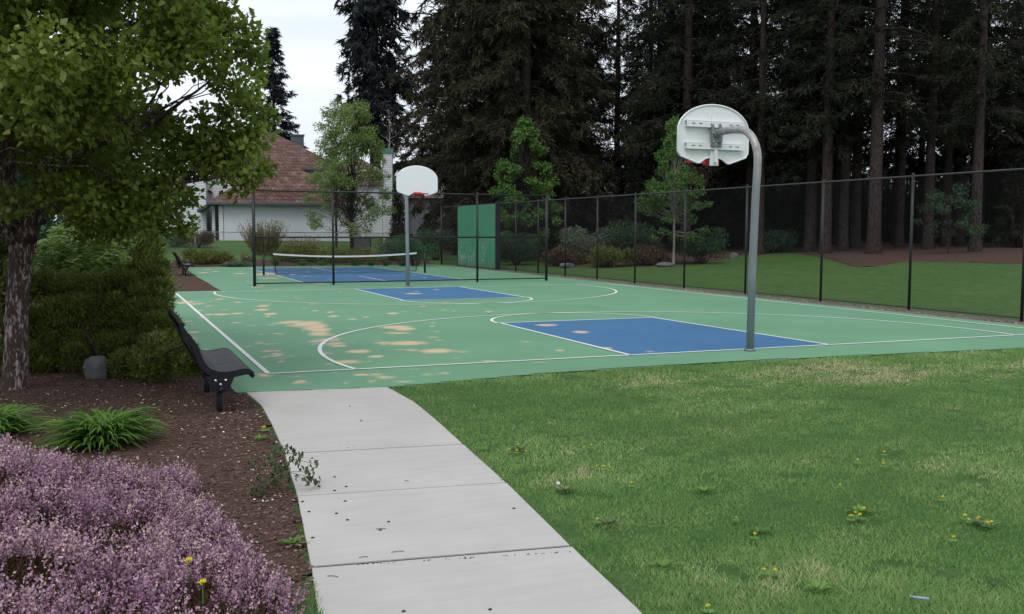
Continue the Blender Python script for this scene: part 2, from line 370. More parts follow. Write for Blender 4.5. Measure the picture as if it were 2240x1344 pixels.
def card_mesh(name, sets, mat):
    Vs, Fs, Ts, n = [], [], [], 0
    for V, F, t in sets:
        Vs.append(V); Fs.append(F+n); n += len(V); Ts.append(np.broadcast_to(t, (len(F),)))
    return mesh_np(name, np.concatenate(Vs), np.concatenate(Fs), 4, mat, {'tint': ('FACE', np.concatenate(Ts))})

# ------------------------------------------------------------------ ground
def grid_sheet(name, xs, ys, zf, mat, parent=None, mask=None, attrs=None, **k):
    X, Y = np.meshgrid(xs, ys); Z = zf(X, Y); nx = len(xs)
    I = np.arange(X.size).reshape(X.shape); F = np.stack([I[:-1, :-1], I[:-1, 1:], I[1:, 1:], I[1:, :-1]], -1).reshape(-1, 4)
    if mask is not None:
        ok = mask(X, Y).ravel(); F = F[ok[F].all(1)]
    V = np.stack([X, Y, Z], -1).reshape(-1, 3); at = {kk: ('POINT', f(X, Y).ravel()) for kk, f in (attrs or {}).items()}
    used = np.zeros(len(V), bool); used[F.ravel()] = True; idx = np.cumsum(used)-1
    V = V[used]; F = idx[F]; at = {kk: (d, a[used]) for kk, (d, a) in at.items()}
    o = link(name, mesh_np(name, V, F, 4, mat, at, True), parent); return meta(o, **k)
def inpoly(X, Y, poly):
    r = np.zeros(np.shape(X), bool); n = len(poly)
    for i in range(n):
        x1, y1 = poly[i]; x2, y2 = poly[(i+1) % n]
        if y1 == y2: continue
        c = ((y1 > Y) != (y2 > Y)) & (X < (x2-x1)*(Y-y1)/(y2-y1)+x1); r ^= c
    return r
def dist_poly(X, Y, poly, closed=True):
    d = np.full(np.shape(X), 1e9); n = len(poly)
    for i in range(n if closed else n-1):
        a = np.array(poly[i], float); b = np.array(poly[(i+1) % n], float); e = b-a
        t = np.clip(((X-a[0])*e[0]+(Y-a[1])*e[1])/(e@e+1e-9), 0, 1); d = np.minimum(d, np.hypot(X-a[0]-t*e[0], Y-a[1]-t*e[1]))
    return d
def wob(X, Y, s=1., seed=0):
    r = np.random.default_rng(seed); Z = 0
    for i in range(7):
        a = r.uniform(0, 2*pi); k = r.uniform(.7, 2.4)*s; Z = Z+np.sin((X*cos(a)+Y*sin(a))*k+r.uniform(0, 6))/7
    return Z
PATH_L = [(-7.34, -1.32), (-7.30, -2.2), (-7.36, -3.29), (-7.44, -4.39), (-7.58, -5.79), (-7.77, -7.29), (-7.87, -8.0), (-8.15, -9.6), (-8.62, -11.6), (-9.2, -13.5), (-9.9, -15.5)]
PATH_R = [(-5.80, -1.56), (-5.80, -2.59), (-5.88, -3.5), (-6.0, -4.6), (-6.16, -6.1), (-6.35, -7.56), (-6.46, -8.51), (-6.72, -10.), (-7.12, -11.8), (-7.7, -13.7), (-8.4, -15.7)]
def along(poly, y):
    for (x1, y1), (x2, y2) in zip(poly, poly[1:]):
        if y2 <= y <= y1: return x1+(x2-x1)*(y-y1)/(y2-y1)
    return poly[-1][0]
COURT = [(-7.42, -1.30), (-5.80, -1.52), (-3.5, -1.12), (-1., -1.04), (2., -1.2), (4.6, -1.42), (7.9, -1.5), (7.52, 1.0), (7.46, 18), (7.44, 37.7), (-5.1, 37.7), (-5.42, 30), (-5.56, 17.85), (-7.42, 17.80)]
xs = np.concatenate([-9.5-np.geomspace(1, 420, 28)[::-1], np.arange(-9.5, 62, 1.), 61.5+np.geomspace(1, 420, 26)])
ys = np.concatenate([-16-np.geomspace(1, 420, 26)[::-1], np.arange(-16, 92, 1.), 91.5+np.geomspace(1, 420, 26)])
grid_sheet('lawn_ground', xs, ys, T, M['lawn'], label='mown green lawn ground all round the courts', cat='ground', kind='structure')
# court slab
dust_blobs = []
def blob(u, v, hw, hh, s=1.):
    c = G(u, v); a = G(u+hw, v); b = G(u, v-hh); ex = np.linalg.norm(a-c); ey = np.linalg.norm(b-c); dust_blobs.append((c[0], c[1], a[0]-c[0], a[1]-c[1], max(ex, .05), max(ey, .05), s))
for q in [(672, 709, 34, 7), (690, 716, 26, 8), (640, 705, 36, 4, .85), (620, 707, 30, 3, .7), (700, 722, 26, 5), (698, 730, 24, 5), (705, 733, 30, 3, .8), (716, 744, 34, 4, .8), (690, 747, 26, 3, .7), (730, 752, 28, 4, .7), (740, 757, 22, 2.5, .9), (785, 769, 28, 4), (865, 716, 38, 4), (885, 720, 25, 4), (870, 729, 34, 2.5, .8), (888, 751, 50, 5), (840, 750, 30, 3, .7), (955, 768, 42, 5), (900, 766, 25, 3, .7), (822, 780, 20, 3), (760, 792, 34, 4), (655, 836, 18, 5, .8), (792, 820, 20, 3), (843, 826, 30, 4, .7), (880, 835, 35, 3, .6), (592, 687, 15, 2.5), (730, 692, 13, 2), (722, 683, 10, 2, .8), (690, 680, 9, 1.6, .9), (484, 688, 20, 2), (575, 670, 14, 2), (572, 678, 16, 2.5), (405, 662, 24, 4, .8), (430, 665, 22, 3, .7), (480, 655, 10, 1.5), (520, 686, 14, 2), (770, 699, 14, 1.6, .8), (860, 686, 14, 2), (800, 694, 8, 1.5), (945, 714, 6, 1.5), (640, 712, 22, 3, .6), (1195, 712, 26, 2.5), (1270, 727, 19, 3), (1328, 762, 13, 2), (905, 643, 20, 1.5), (1225, 767, 13, 2, .9), (1070, 682, 14, 1.5, .8), (1070, 790, 24, 2.5, .7), (1180, 793, 22, 2, .6), (445, 597, 10, 1.6), (472, 594, 7, 1.2), (525, 599, 14, 1.2), (580, 600, 26, 3), (590, 609, 30, 1.5, .8), (700, 620, 16, 1.5, .7), (560, 628, 14, 1.2, .8), (640, 601, 8, 1), (872, 630, 12, 1, .6), (960, 745, 14, 2, .6), (610, 730, 20, 2, .6), (1010, 770, 30, 3, .5), (1150, 748, 18, 1.5, .6), (1420, 770, 18, 2, .6)]: blob(*q)
rb = random.Random(4)
for _ in range(130):
    u = rb.uniform(400, 1000); v = rb.uniform(648, 840); k = (v-505)/200
    blob(u, v, rb.uniform(4, 16)*k, rb.uniform(1., 2.6)*k, rb.uniform(.45, .9)*(1-.35*(u-400)/600))
for _ in range(35):
    u = rb.uniform(420, 1000); v = rb.uniform(590, 640); blob(u, v, rb.uniform(4, 10), rb.uniform(.6, 1.3), rb.uniform(.4, .8))
def dust(X, Y):
    X = np.asarray(X, float); D = np.zeros(X.shape)
    for cx, cy, ax, ay, ex, ey, s in dust_blobs:
        l = sqrt(ax*ax+ay*ay)+1e-9; ux, uy = ax/l, ay/l; p = (X-cx)*ux+(Y-cy)*uy; q = -(X-cx)*uy+(Y-cy)*ux
        r = np.sqrt((p/ex)**2+(q/(ey))**2); D = np.maximum(D, s*np.clip(1.15-r*.8, 0, 1))
    return D
grid_sheet('court_surface', np.arange(-7.45, 8.0, .075), np.arange(-1.6, 37.8, .075), lambda X, Y: 0*X+.0, M['court_green'], mask=lambda X, Y: inpoly(X, Y, COURT)|(dist_poly(X, Y, COURT) < .05),
           attrs={'dust': dust}, label='green acrylic surface under both sports courts with tan dust patches', cat='court', kind='structure')
c = MB().prism(COURT[::-1], -.12, -.006); meta(c.build('court_slab', M['court_green']), label='dark slab edge under the green court surface', cat='slab', kind='structure')
def blue_sheet(poly, label):
    P = np.array(poly); x0, y0 = P.min(0); x1, y1 = P.max(0); nx = int((x1-x0)/.08)+2; ny = int((y1-y0)/.08)+2
    # mapped quad grid so edges stay straight
    a, b, c_, d = [np.array(p) for p in poly]; S, Tt = np.meshgrid(np.linspace(0, 1, nx), np.linspace(0, 1, ny))
    XY = (1-S)[..., None]*(1-Tt)[..., None]*a+S[..., None]*(1-Tt)[..., None]*b+S[..., None]*Tt[..., None]*c_+(1-S)[..., None]*Tt[..., None]*d
    V = np.concatenate([XY, np.full(S.shape+(1,), .004)], -1).reshape(-1, 3); I = np.arange(S.size).reshape(S.shape)
    F = np.stack([I[:-1, :-1], I[:-1, 1:], I[1:, 1:], I[1:, :-1]], -1).reshape(-1, 4)
    o = link('court_paint', mesh_np('court_paint', V, F, 4, M['court_blue'], {'dust': ('POINT', dust(V[:, 0], V[:, 1]))}))
    return meta(o, label=label, cat='court paint', kind='structure')
CL, CWD, KEY, AR, AD, KB, KF, CRAD = 17.31, 6.90, 5.30, 5.909, 1.162, 1.788, 1.70, 1.785
blue_sheet([(-KB, 0), (KB, 0), (KF, KEY), (-KF, KEY)], 'blue painted key of the nearer half of the basketball court')
blue_sheet([(KB-.1, CL), (-KB+.1, CL), (-KF, CL-KEY), (KF, CL-KEY)], 'blue painted key below the far basketball hoop')
TX0, TX1, TY0, TY1, NETY = -2.45, 3.40, 21.1, 34.9, 27.75
blue_sheet([(TX0, TY0), (TX1, TY0), (TX1, TY1), (TX0, TY1)], 'blue painted small net court behind the black cross fence')
def line_mesh(name, strokes, w, label):
    V, F = [], []
    for pts in strokes:
        pts = np.array(pts, float); q = [pts[0]]
        for a, b in zip(pts, pts[1:]):
            n = max(1, int(np.linalg.norm(b-a)/.15))
            for i in range(1, n+1): q.append(a+(b-a)*i/n)
        q = np.array(q); t = np.gradient(q, axis=0); t = unit(t); nn = np.stack([-t[:, 1], t[:, 0]], 1); b0 = len(V)
        for p, m_ in zip(q, nn): V += [(*(p+m_*w/2), .008), (*(p-m_*w/2), .008)]
        F += [(b0+2*i, b0+2*i+1, b0+2*i+3, b0+2*i+2) for i in range(len(q)-1)]
    V = np.array(V); F = np.array(F)
    o = link(name, mesh_np(name, V, F, 4, M['line_white'], {'dust': ('POINT', dust(V[:, 0], V[:, 1])*.55)})); return meta(o, label=label, cat='court lines', kind='structure')
def arc(cx, cy, r, a0, a1, n=60): return [(cx+r*cos(a0+(a1-a0)*i/n), cy+r*sin(a0+(a1-a0)*i/n)) for i in range(n+1)]
a0 = math.asin(AD/AR)
near = [[(-CWD, 0), (7.05, 0)], [(-KB, 0), (-KF, KEY), ], [(KB, 0), (KF, KEY)], [(-KF, KEY), (KF, KEY)], arc(0, KEY, CRAD-.04, -.02, pi+.02),
        arc(0, AD, AR, -a0, pi+a0, 120)]
far = [[(-CWD, CL), (7.03, CL)], [(-KB+.1, CL), (-KF, CL-KEY)], [(KB-.1, CL), (KF, CL-KEY)], [(-KF, CL-KEY), (KF, CL-KEY)], arc(0, CL-KEY, CRAD-.04, pi-.02, 2*pi+.02), arc(0, CL-AD, AR, pi-a0, 2*pi+a0, 120)]
side = [[(-CWD, 0), (-CWD, CL)], [(7.0, -.6), (7.0, CL)]]
line_mesh('basketball_lines', near+far+side, .062, 'white painted basketball lines with both arcs and keys')
KN, KFAR = 25.9, 29.7
line_mesh('net_court_lines', [[(TX0, TY0), (TX1, TY0), (TX1, TY1), (TX0, TY1), (TX0, TY0)], [(TX0, KN), (TX1, KN)], [(TX0, KFAR), (TX1, KFAR)], [(.48, TY0), (.48, KN)], [(.48, KFAR), (.48, TY1)]], .055, 'white painted lines of the small net court')
# gravel strip under the side fence
def strip(name, pl, pr, z, mat, label, cat, t=.02):
    V = [(x, y, z) for x, y in pl]+[(x, y, z) for x, y in pr]; n = len(pl)
    F = [(i, i+1, n+i+1, n+i) for i in range(n-1)]; b = MB(); b.add(V, F); o = b.build(name, mat); return meta(o, label=label, cat=cat, kind='structure')
def FX(y): return 8.30-.0075*y     # line of the side fence
strip('gravel_strip', [(7.50, y) for y in np.arange(-6, 38, 2.)], [(FX(y)+.22+.05*sin(y*1.7), y) for y in np.arange(-6, 38, 2.)], -.014, M['gravel'], 'brown gravel strip along the foot of the side fence', 'gravel')
gs = rng.uniform(size=(5200, 2)); gy = -5+gs[:, 0]**1.3*43; gx = 7.52+gs[:, 1]*(FX(gy)+.2-7.52); gP = np.stack([gx, gy, np.full(len(gx), -.008)], 1)
# path slabs
pth = empty('path', (0, 0, 0), label='pale concrete footpath curving from the lower edge up to the court', cat='path', kind='structure')
joints = [-1.44, -3.42, -4.62, -5.95, -7.42, -8.95, -10.5, -12.1, -13.7, -15.4]
def jl(y): return y+.0      # joints run slightly uphill to the right
for k, (ya, yb) in enumerate(zip(joints, joints[1:])):
    g = (.003, .012, .034, .02, .036, .02, .02, .02, .02)[k]
    def jy(y, x): 
        if y == joints[0]: return -1.335-.135*(x+7.34)
        return y-.135*(x+6.7)
    yl = np.linspace(ya, yb, 9); top_l = []; top_r = []
    for i, y in enumerate(yl):
        off = (-g/2 if i == 0 else ((.003, .012, .034, .02, .036, .02, .02, .02, .02, .02)[k+1]/2 if i == 8 else 0)); xl = along(PATH_L, y+.09 if k or i else -1.33); xr = along(PATH_R, y-.1 if y-.1 < -1.56 else -1.56)
        fr = i/8; yy_l = jy(ya, xl)*(1-fr)+jy(yb, xl)*fr+off; yy_r = jy(ya, xr)*(1-fr)+jy(yb, xr)*fr+off
        top_l.append((xl, yy_l)); top_r.append((xr, yy_r))
    poly = top_l+top_r[::-1]
    MB().prism(poly, -.12, .002).build('path_slab', M['concrete'], pth, bev=.003)
strip('path_bed', [(x+.02, y) for x, y in PATH_L], [(x-.02, y) for x, y in PATH_R], -.007, M['soil'], 'dark soil showing in the joints of the footpath', 'soil')
# mulch beds
def mulch(poly, res, label, off=.03, bumpy=.02, z=None):
    P = np.array(poly); x0, y0 = P.min(0); x1, y1 = P.max(0)
    def msk(X, Y):
        e = .12*wob(X, Y, 2.5, 3); return inpoly(X+e, Y+e, poly)
    return grid_sheet('mulch_bed', np.arange(x0, x1+res, res), np.arange(y0, y1+res, res), lambda X, Y: T(X, Y)+(off if off < .05 else -.03+(off+.02)*np.clip(dist_poly(X, Y, poly)/.9, 0, 1))+bumpy*wob(X, Y, 4, 5)+bumpy*.6*wob(X, Y, 14, 8), M['mulch'],
                      mask=lambda X, Y: inpoly(X, Y, poly), label=label, cat='mulch bed', kind='structure')
BEDL = [p for p in PATH_L[::-1]]+[(-7.40, -1.30), (-7.40, 17.8), (-16, 17.8), (-22, -16)]
mulch([(x, y) for x, y in BEDL], .06, 'red brown mulch bed left of the concrete path', .012, .014)
mulch([(-16, 17.86), (-5.30, 17.86), (-5.1, 30), (-4.9, 37.75), (-5.1, 39.2), (-9, 40.4), (-16, 38)], .25, 'mulch bed corner under the far bench', .006, .006)
mulch([(-9, 37.76), (7.9, 37.76), (8.1, 42.5), (3, 42.0), (-3, 42.6), (-6, 41)], .25, 'red mulch bed behind the net court', .03, .01)
b1 = [G(1180, 575)[:2]*0+p for p in [np.array((9.2, 38.5))]]
BEDR = [GT(*q) for q in ((1165, 572), (1200, 583), (1290, 586), (1400, 583), (1500, 580), (1590, 570), (1640, 556), (1720, 553), (1790, 566), (1850, 586), (1930, 586), (1990, 574), (2100, 576), (2240, 580), (2420, 590))]+[(62, 8), (75, 40), (50, 80), (16, 85), (9.6, 52)]
mulch(BEDR, .5, 'dark mulch and needle litter under the wood beyond the side fence', .07, .015)

# ------------------------------------------------------------------ fences
def fabric(p0, p1, z0, z1, pitch=.0707, r=.0024):
    p0 = np.array(p0, float); p1 = np.array(p1, float); Ls = np.linalg.norm(p1-p0); e = (p1-p0)/Ls; nrm = np.array([-e[1], e[0]]); H = z1-z0
    V = []; F = []; cnt = 0; A = []
    for sgn in (1, -1):
        for s in np.arange(-H, Ls, pitch):
            sa, za, sb, zb = s, 0., s+H, H
            if sa < 0: za = -sa; sa = 0.
            if sb > Ls: zb = H-(sb-Ls); sb = Ls
            if sb-sa < .01: continue
            if sgn < 0: sa, sb = Ls-sa, Ls-sb
            A.append((sa, za, sb, zb, sgn))
    A = np.array(A); n = len(A); o = A[:, 4:5]*r*.9
    def P(s, z): return np.concatenate([p0+np.outer(s, e)+nrm*o, (z0+z)[:, None]], 1)
    a = P(A[:, 0], A[:, 1]); b = P(A[:, 2], A[:, 3]); d = unit(b-a); n3 = np.append(nrm, 0); w = np.cross(d, n3)
    offs = [n3*r, -.5*n3*r+w*.87*r, -.5*n3*r-w*.87*r]; V = np.stack([a+offs[0], a+offs[1], a+offs[2], b+offs[0], b+offs[1], b+offs[2]], 1).reshape(-1, 3)
    base = (np.arange(n)*6)[:, None]; F = np.concatenate([base+np.array([[0, 1, 4, 3]]), base+np.array([[1, 2, 5, 4]]), base+np.array([[2, 0, 3, 5]])])
    return V, F
def chain_fence(name, label, pts, posts, top, mats, mid=None, rp=.032, bot=.06, wire=.0024, pitch=.0707, terr=False, rail_r=.022):
    t = empty(name, (*pts[0], 0), label=label, cat='fence'); ox, oy = pts[0]
    Vs, Fs, n = [], [], 0
    for a, b in zip(pts, pts[1:]):
        za = float(T(*a))+.035 if terr else 0; V, F = fabric(a, b, za+bot, za+top-.01, pitch, wire); Vs.append(V-np.array([ox, oy, 0])); Fs.append(F+n); n += len(V)
    link('wire_mesh', mesh_np('wire_mesh', np.concatenate(Vs), np.concatenate(Fs), 4, mats[0]), t)
    def Z(p): return float(T(*p))+.035 if terr else 0
    for zz, nm in ((top, 'top_rail'), (mid, 'middle_rail'), (bot, 'bottom_rail')):
        if zz is None: continue
        b = MB()
        for p, q in zip(pts, pts[1:]): b.tube([(p[0]-ox, p[1]-oy, Z(p)+zz), (q[0]-ox, q[1]-oy, Z(q)+zz)], rail_r if zz > 1 else rail_r*.7, 7)
        b.build(nm, mats[1], t, True)
    for p in posts:
        z0 = Z(p); r = p[2] if len(p) > 2 else rp
        b = MB().tube([(p[0]-ox, p[1]-oy, z0-.2), (p[0]-ox, p[1]-oy, z0+top+.03)], r, 10); b.ball((p[0]-ox, p[1]-oy, z0+top+.04), r*1.15, 8, 4); b.build('post', mats[2], t, True)
    return t
fm = (M['fence_wire'], M['rail_metal'], M['black_metal'])
yl = [-7.0, 38.2]
sp = [(FX(y)-.0, y) for y in (-7, -4, -1., 2., 5., 8., 11.2, 14.4, 17.5, 20.3, 23.0, 25.6, 28., 30.0, 35.6)]+[(FX(38.2), 38.2, .045)]
chain_fence('side_fence', 'long tall black chain link fence along the right side of the courts', [(FX(-7), -7), (FX(38.2), 38.2)], sp, 3.04, fm)
chain_fence('cross_fence', 'black chain link backstop standing across between the two courts', [(-4.34, 19.78), (5.95, 20.0)], [(-4.34, 19.78, .05), (-1.8, 19.83, .038), (.73, 19.89, .038), (3.28, 19.945, .038), (5.95, 20.0, .05)], 3.04, (M['fence_wire'], M['black_metal'], M['black_metal']), rail_r=.028, mid=1.56, bot=.09)
gm = (M['post_grey'], M['post_grey'], M['post_grey'])
fa, fb, fc = PT(300, 58), PT(1000, 64), PT(1330, 66)
pp = [tuple((fa+(fb-fa)*i/6)[:2]) for i in range(7)]+[tuple((fb+(fc-fb)*i/3)[:2]) for i in range(1, 4)]
t = empty('low_fence', tuple(pp[0])+(0,), label='low grey chain link fence in front of the houses', cat='fence')
b = MB(); w_ = []; n_ = 0
for p, q in zip(pp, pp[1:]):
    b.tube([(p[0]-pp[0][0], p[1]-pp[0][1], float(T(*p))+1.2), (q[0]-pp[0][0], q[1]-pp[0][1], float(T(*q))+1.2)], .024, 6)
    V, F = fabric(p, q, float(T(*p))+.03, float(T(*p))+1.18, .12, .0022); w_.append((V-np.array([*pp[0], 0]), F+n_)); n_ += len(V)
b.build('top_rail', M['post_grey'], t, True)
link('wire_mesh', mesh_np('wire_mesh', np.concatenate([x[0] for x in w_]), np.concatenate([x[1] for x in w_]), 4, M['post_grey']), t)
for p in pp: MB().tube([(p[0]-pp[0][0], p[1]-pp[0][1], float(T(*p))-.1), (p[0]-pp[0][0], p[1]-pp[0][1], float(T(*p))+1.23)], .032, 8).build('post', M['post_grey'], t, True)

# practice wall
t = empty('practice_wall', (8.0, 32.75, 0), label='green plywood practice wall with white ball scuffs inside the side fence', cat='practice wall')
for k in range(3):
    MB().box((-.03, -2.6+1.73*(k+.5), 1.53), (.05, 1.722, 2.98)).build('panel', M['wall_green'], t, bev=.004)
for y in (-2.72, 2.68): MB().box((.03, y, 1.56), (.22 if y < 0 else .09, .12, 3.12)).build('post', M['black_metal'], t, bev=.01)
for z in (.5, 1.6, 2.7): MB().box((.04, 0, z), (.08, 5.2, .09)).build('back_rail', M['rail_metal'], t)

# ------------------------------------------------------------------ net
t = empty('pickleball_net', (.45, NETY, 0), label='low black court net with white top band', cat='net')
x0, x1 = -3.34, 3.36
for x in (x0, x1): 
    b = MB().tube([(x, 0, 0), (x, 0, .90)], .045, 10); b.tube([(x, 0, .9), (x, 0, .93)], .055, 10); b.build('post', M['black_metal'], t, True)
def nz(x): return .885-.13*(1-(abs(x)/3.15)**2)
xx = np.linspace(-2.97, 3.0, 25); b = MB()
for a_, c_ in zip(xx, xx[1:]):
    za, zc = nz(a_), nz(c_); b.add([(a_, -.012, za-.065), (c_, -.012, zc-.065), (c_, -.012, zc), (a_, -.012, za), (a_, .012, za-.065), (c_, .012, zc-.065), (c_, .012, zc), (a_, .012, za)], [(0, 1, 2, 3), (7, 6, 5, 4), (3, 2, 6, 7), (4, 5, 1, 0)])
b.build('top_band', M['white_cloth'], t)
V, F = fabric((-2.97, 0), (3.0, 0), .06, .74, .06, .0032); link('net_mesh', mesh_np('net_mesh', V, F, 4, M['fence_wire']), t)
MB().tube([(x0, 0, .88)]+[(a_, 0, nz(a_)-.01) for a_ in xx]+[(x1, 0, .88)], .008, 6).build('cable', M['black_metal'], t)
MB().tube([(-2.97, 0, .84), (-2.84, 0, .02)], .022, 6).build('end_strap', M['black_metal'], t); MB().tube([(3.0, 0, .84), (2.98, 0, .10)], .016, 6).build('end_strap', M['black_metal'], t)
MB().tube([(-2.84, 0, .06), (0, 0, .045), (2.98, 0, .10)], .008, 5).build('bottom_cord', M['black_metal'], t)

# ------------------------------------------------------------------ basketball hoops
OUT = [(-.70, .36), (-.70, .02), (-.655, -.05), (-.32, -.155), (-.27, -.15), (-.17, -.085), (-.09, -.063), (.09, -.063), (.17, -.085), (.27, -.15), (.32, -.155), (.655, -.05), (.70, .02), (.70, .36)]
OUT += [(.70*cos(a)*(1 if a < .6 else 1), .36+.405*sin(a)) for a in np.linspace(.08, pi-.08, 26)]
OUT = [(x*.935, z*.985) for x, z in OUT]
def hoop(loc, rz, label, lean=0.):
    t = empty('basketball_hoop', loc, rz, label=label, cat='basketball hoop', group='basketball hoops at the two ends of the court')
    D = 1.06; zb = 3.0
    pts = [(lean*0, 0, -.1), (0, -.02, 1.2), (0, -.06, 2.3), (0, -.09, 2.72)]+[(0, -.095+.5*(1-cos(a)), 2.81+.5*sin(a)) for a in np.linspace(.1, pi/2-.1, 8)]+[(0, .56, 3.325), (0, .8, 3.325), (0, D-.07, 3.30)]
    MB().tube(pts, .058, 16).build('pole', M['galv'], t, True)
    MB().tube([(0, 0, 0), (0, 0, .035)], .085, 16).build('base_collar', MATS['galvanised_pole'], t, True)
    bd = MB(); ys = D; bd.prism([(x, zb-.0+z) for x, z in OUT][::-1], ys, ys+.022, 'y'); bo = bd.build('backboard', M['board_back'], t)
    MB().prism([(x*.985, zb+.1+(z-.1)*.985) for x, z in OUT][::-1], ys+.0225, ys+.028, 'y').build('front_face', M['board_white'], bo)
    # rim lip round the edge of the board
    ring = MB(); P = [(x, ys+.0, zb+z) for x, z in OUT]; P.append(P[0]); ring.tube([(p[0]*.985, ys-.008, p[2]) for p in P], .013, 6, False); ring.build('edge_lip', M['board_white'], bo, True)
    for z in (3.405, 3.065):
        rl = MB().box((0, ys-.035, z), (1.06, .06, .012)); rl.box((0, ys-.06, z+.045), (1.06, .006, .085)); rl.box((0, ys-.035, z+.088), (1.06, .06, .006)); rr = rl.build('brace_rail', M['white_paint'], t)
        for x in (-.40, -.27, -.065, .065, .27, .40):
            sl = MB(); sl.box((x, ys-.0645, z+.045), (.055, .003, .008)); sl.tube([(x+(.02 if x > 0 else -.02), ys-.063, z+.045), (x+(.02 if x > 0 else -.02), ys-.067, z+.045)], .011, 8)
            sl.build('slot', M['slot_dark'], rr)
    mt = MB(); mt.box((-.07, ys-.07, 3.27), (.045, .05, .33)); mt.box((.07, ys-.07, 3.27), (.045, .05, .33)); mt.box((0, ys-.10, 3.27), (.2, .014, .2)); mt.tube([(0, ys-.15, 3.305), (0, ys-.09, 3.295)], .072, 14)
    mt.box((0, ys-.07, 3.115), (.2, .03, .04)); mb_ = mt.build('mounting_bracket', M['post_grey'], t, bev=.003)
    for x in (-.075, .075):
        for z in (3.17, 3.31): MB().ball((x, ys-.115, z), .014, 8, 4).build('bolt', M['bolt_metal'], mb_)
    lb = MB().box((0, ys-.02, 2.93), (.15, .03, .24)); lb.box((0, ys-.055, 2.955), (.045, .06, .2)); lb.build('rim_bracket', M['white_paint'], t, bev=.003)
    rm = MB(); cz = 2.85; cy = ys+.16+.235; rm.tube([(.228*cos(a), cy+.228*sin(a), cz+.05) for a in np.linspace(0, 2*pi, 33)], .0085, 8, False)
    rm.box((0, ys+.03, cz+.035), (.26, .012, .14)); rm.add([(-.13, ys+.03, cz+.04), (.13, ys+.03, cz+.04), (.16, ys+.27, cz+.04), (-.16, ys+.27, cz+.04), (-.13, ys+.03, cz-.03), (.13, ys+.03, cz-.03)], [(0, 1, 2, 3), (4, 5, 2, 3), (0, 3, 4), (1, 5, 2)])
    ri = rm.build('rim', M['rim_red'], t, True)
    nt_ = MB()
    for s in (1, -1):
        for k in range(12):
            q = []
            for j in range(7):
                a = 2*pi*k/12+s*j*pi/12/1.0; r = .226-.02*j if j < 5 else .13; q.append((r*cos(a), cy+r*sin(a), cz+.045-.065*j))
            nt_.tube(q, .0024, 4, False)
    nt_.build('net', M['net_brown'], ri)
    return t
hoop((.147, -.18, 0), 0, 'nearer basketball hoop seen from behind on a curved grey pole with rust marks')
hoop((.156, 17.88, 0), pi, 'farther basketball hoop facing us with white fan backboard and red rim')

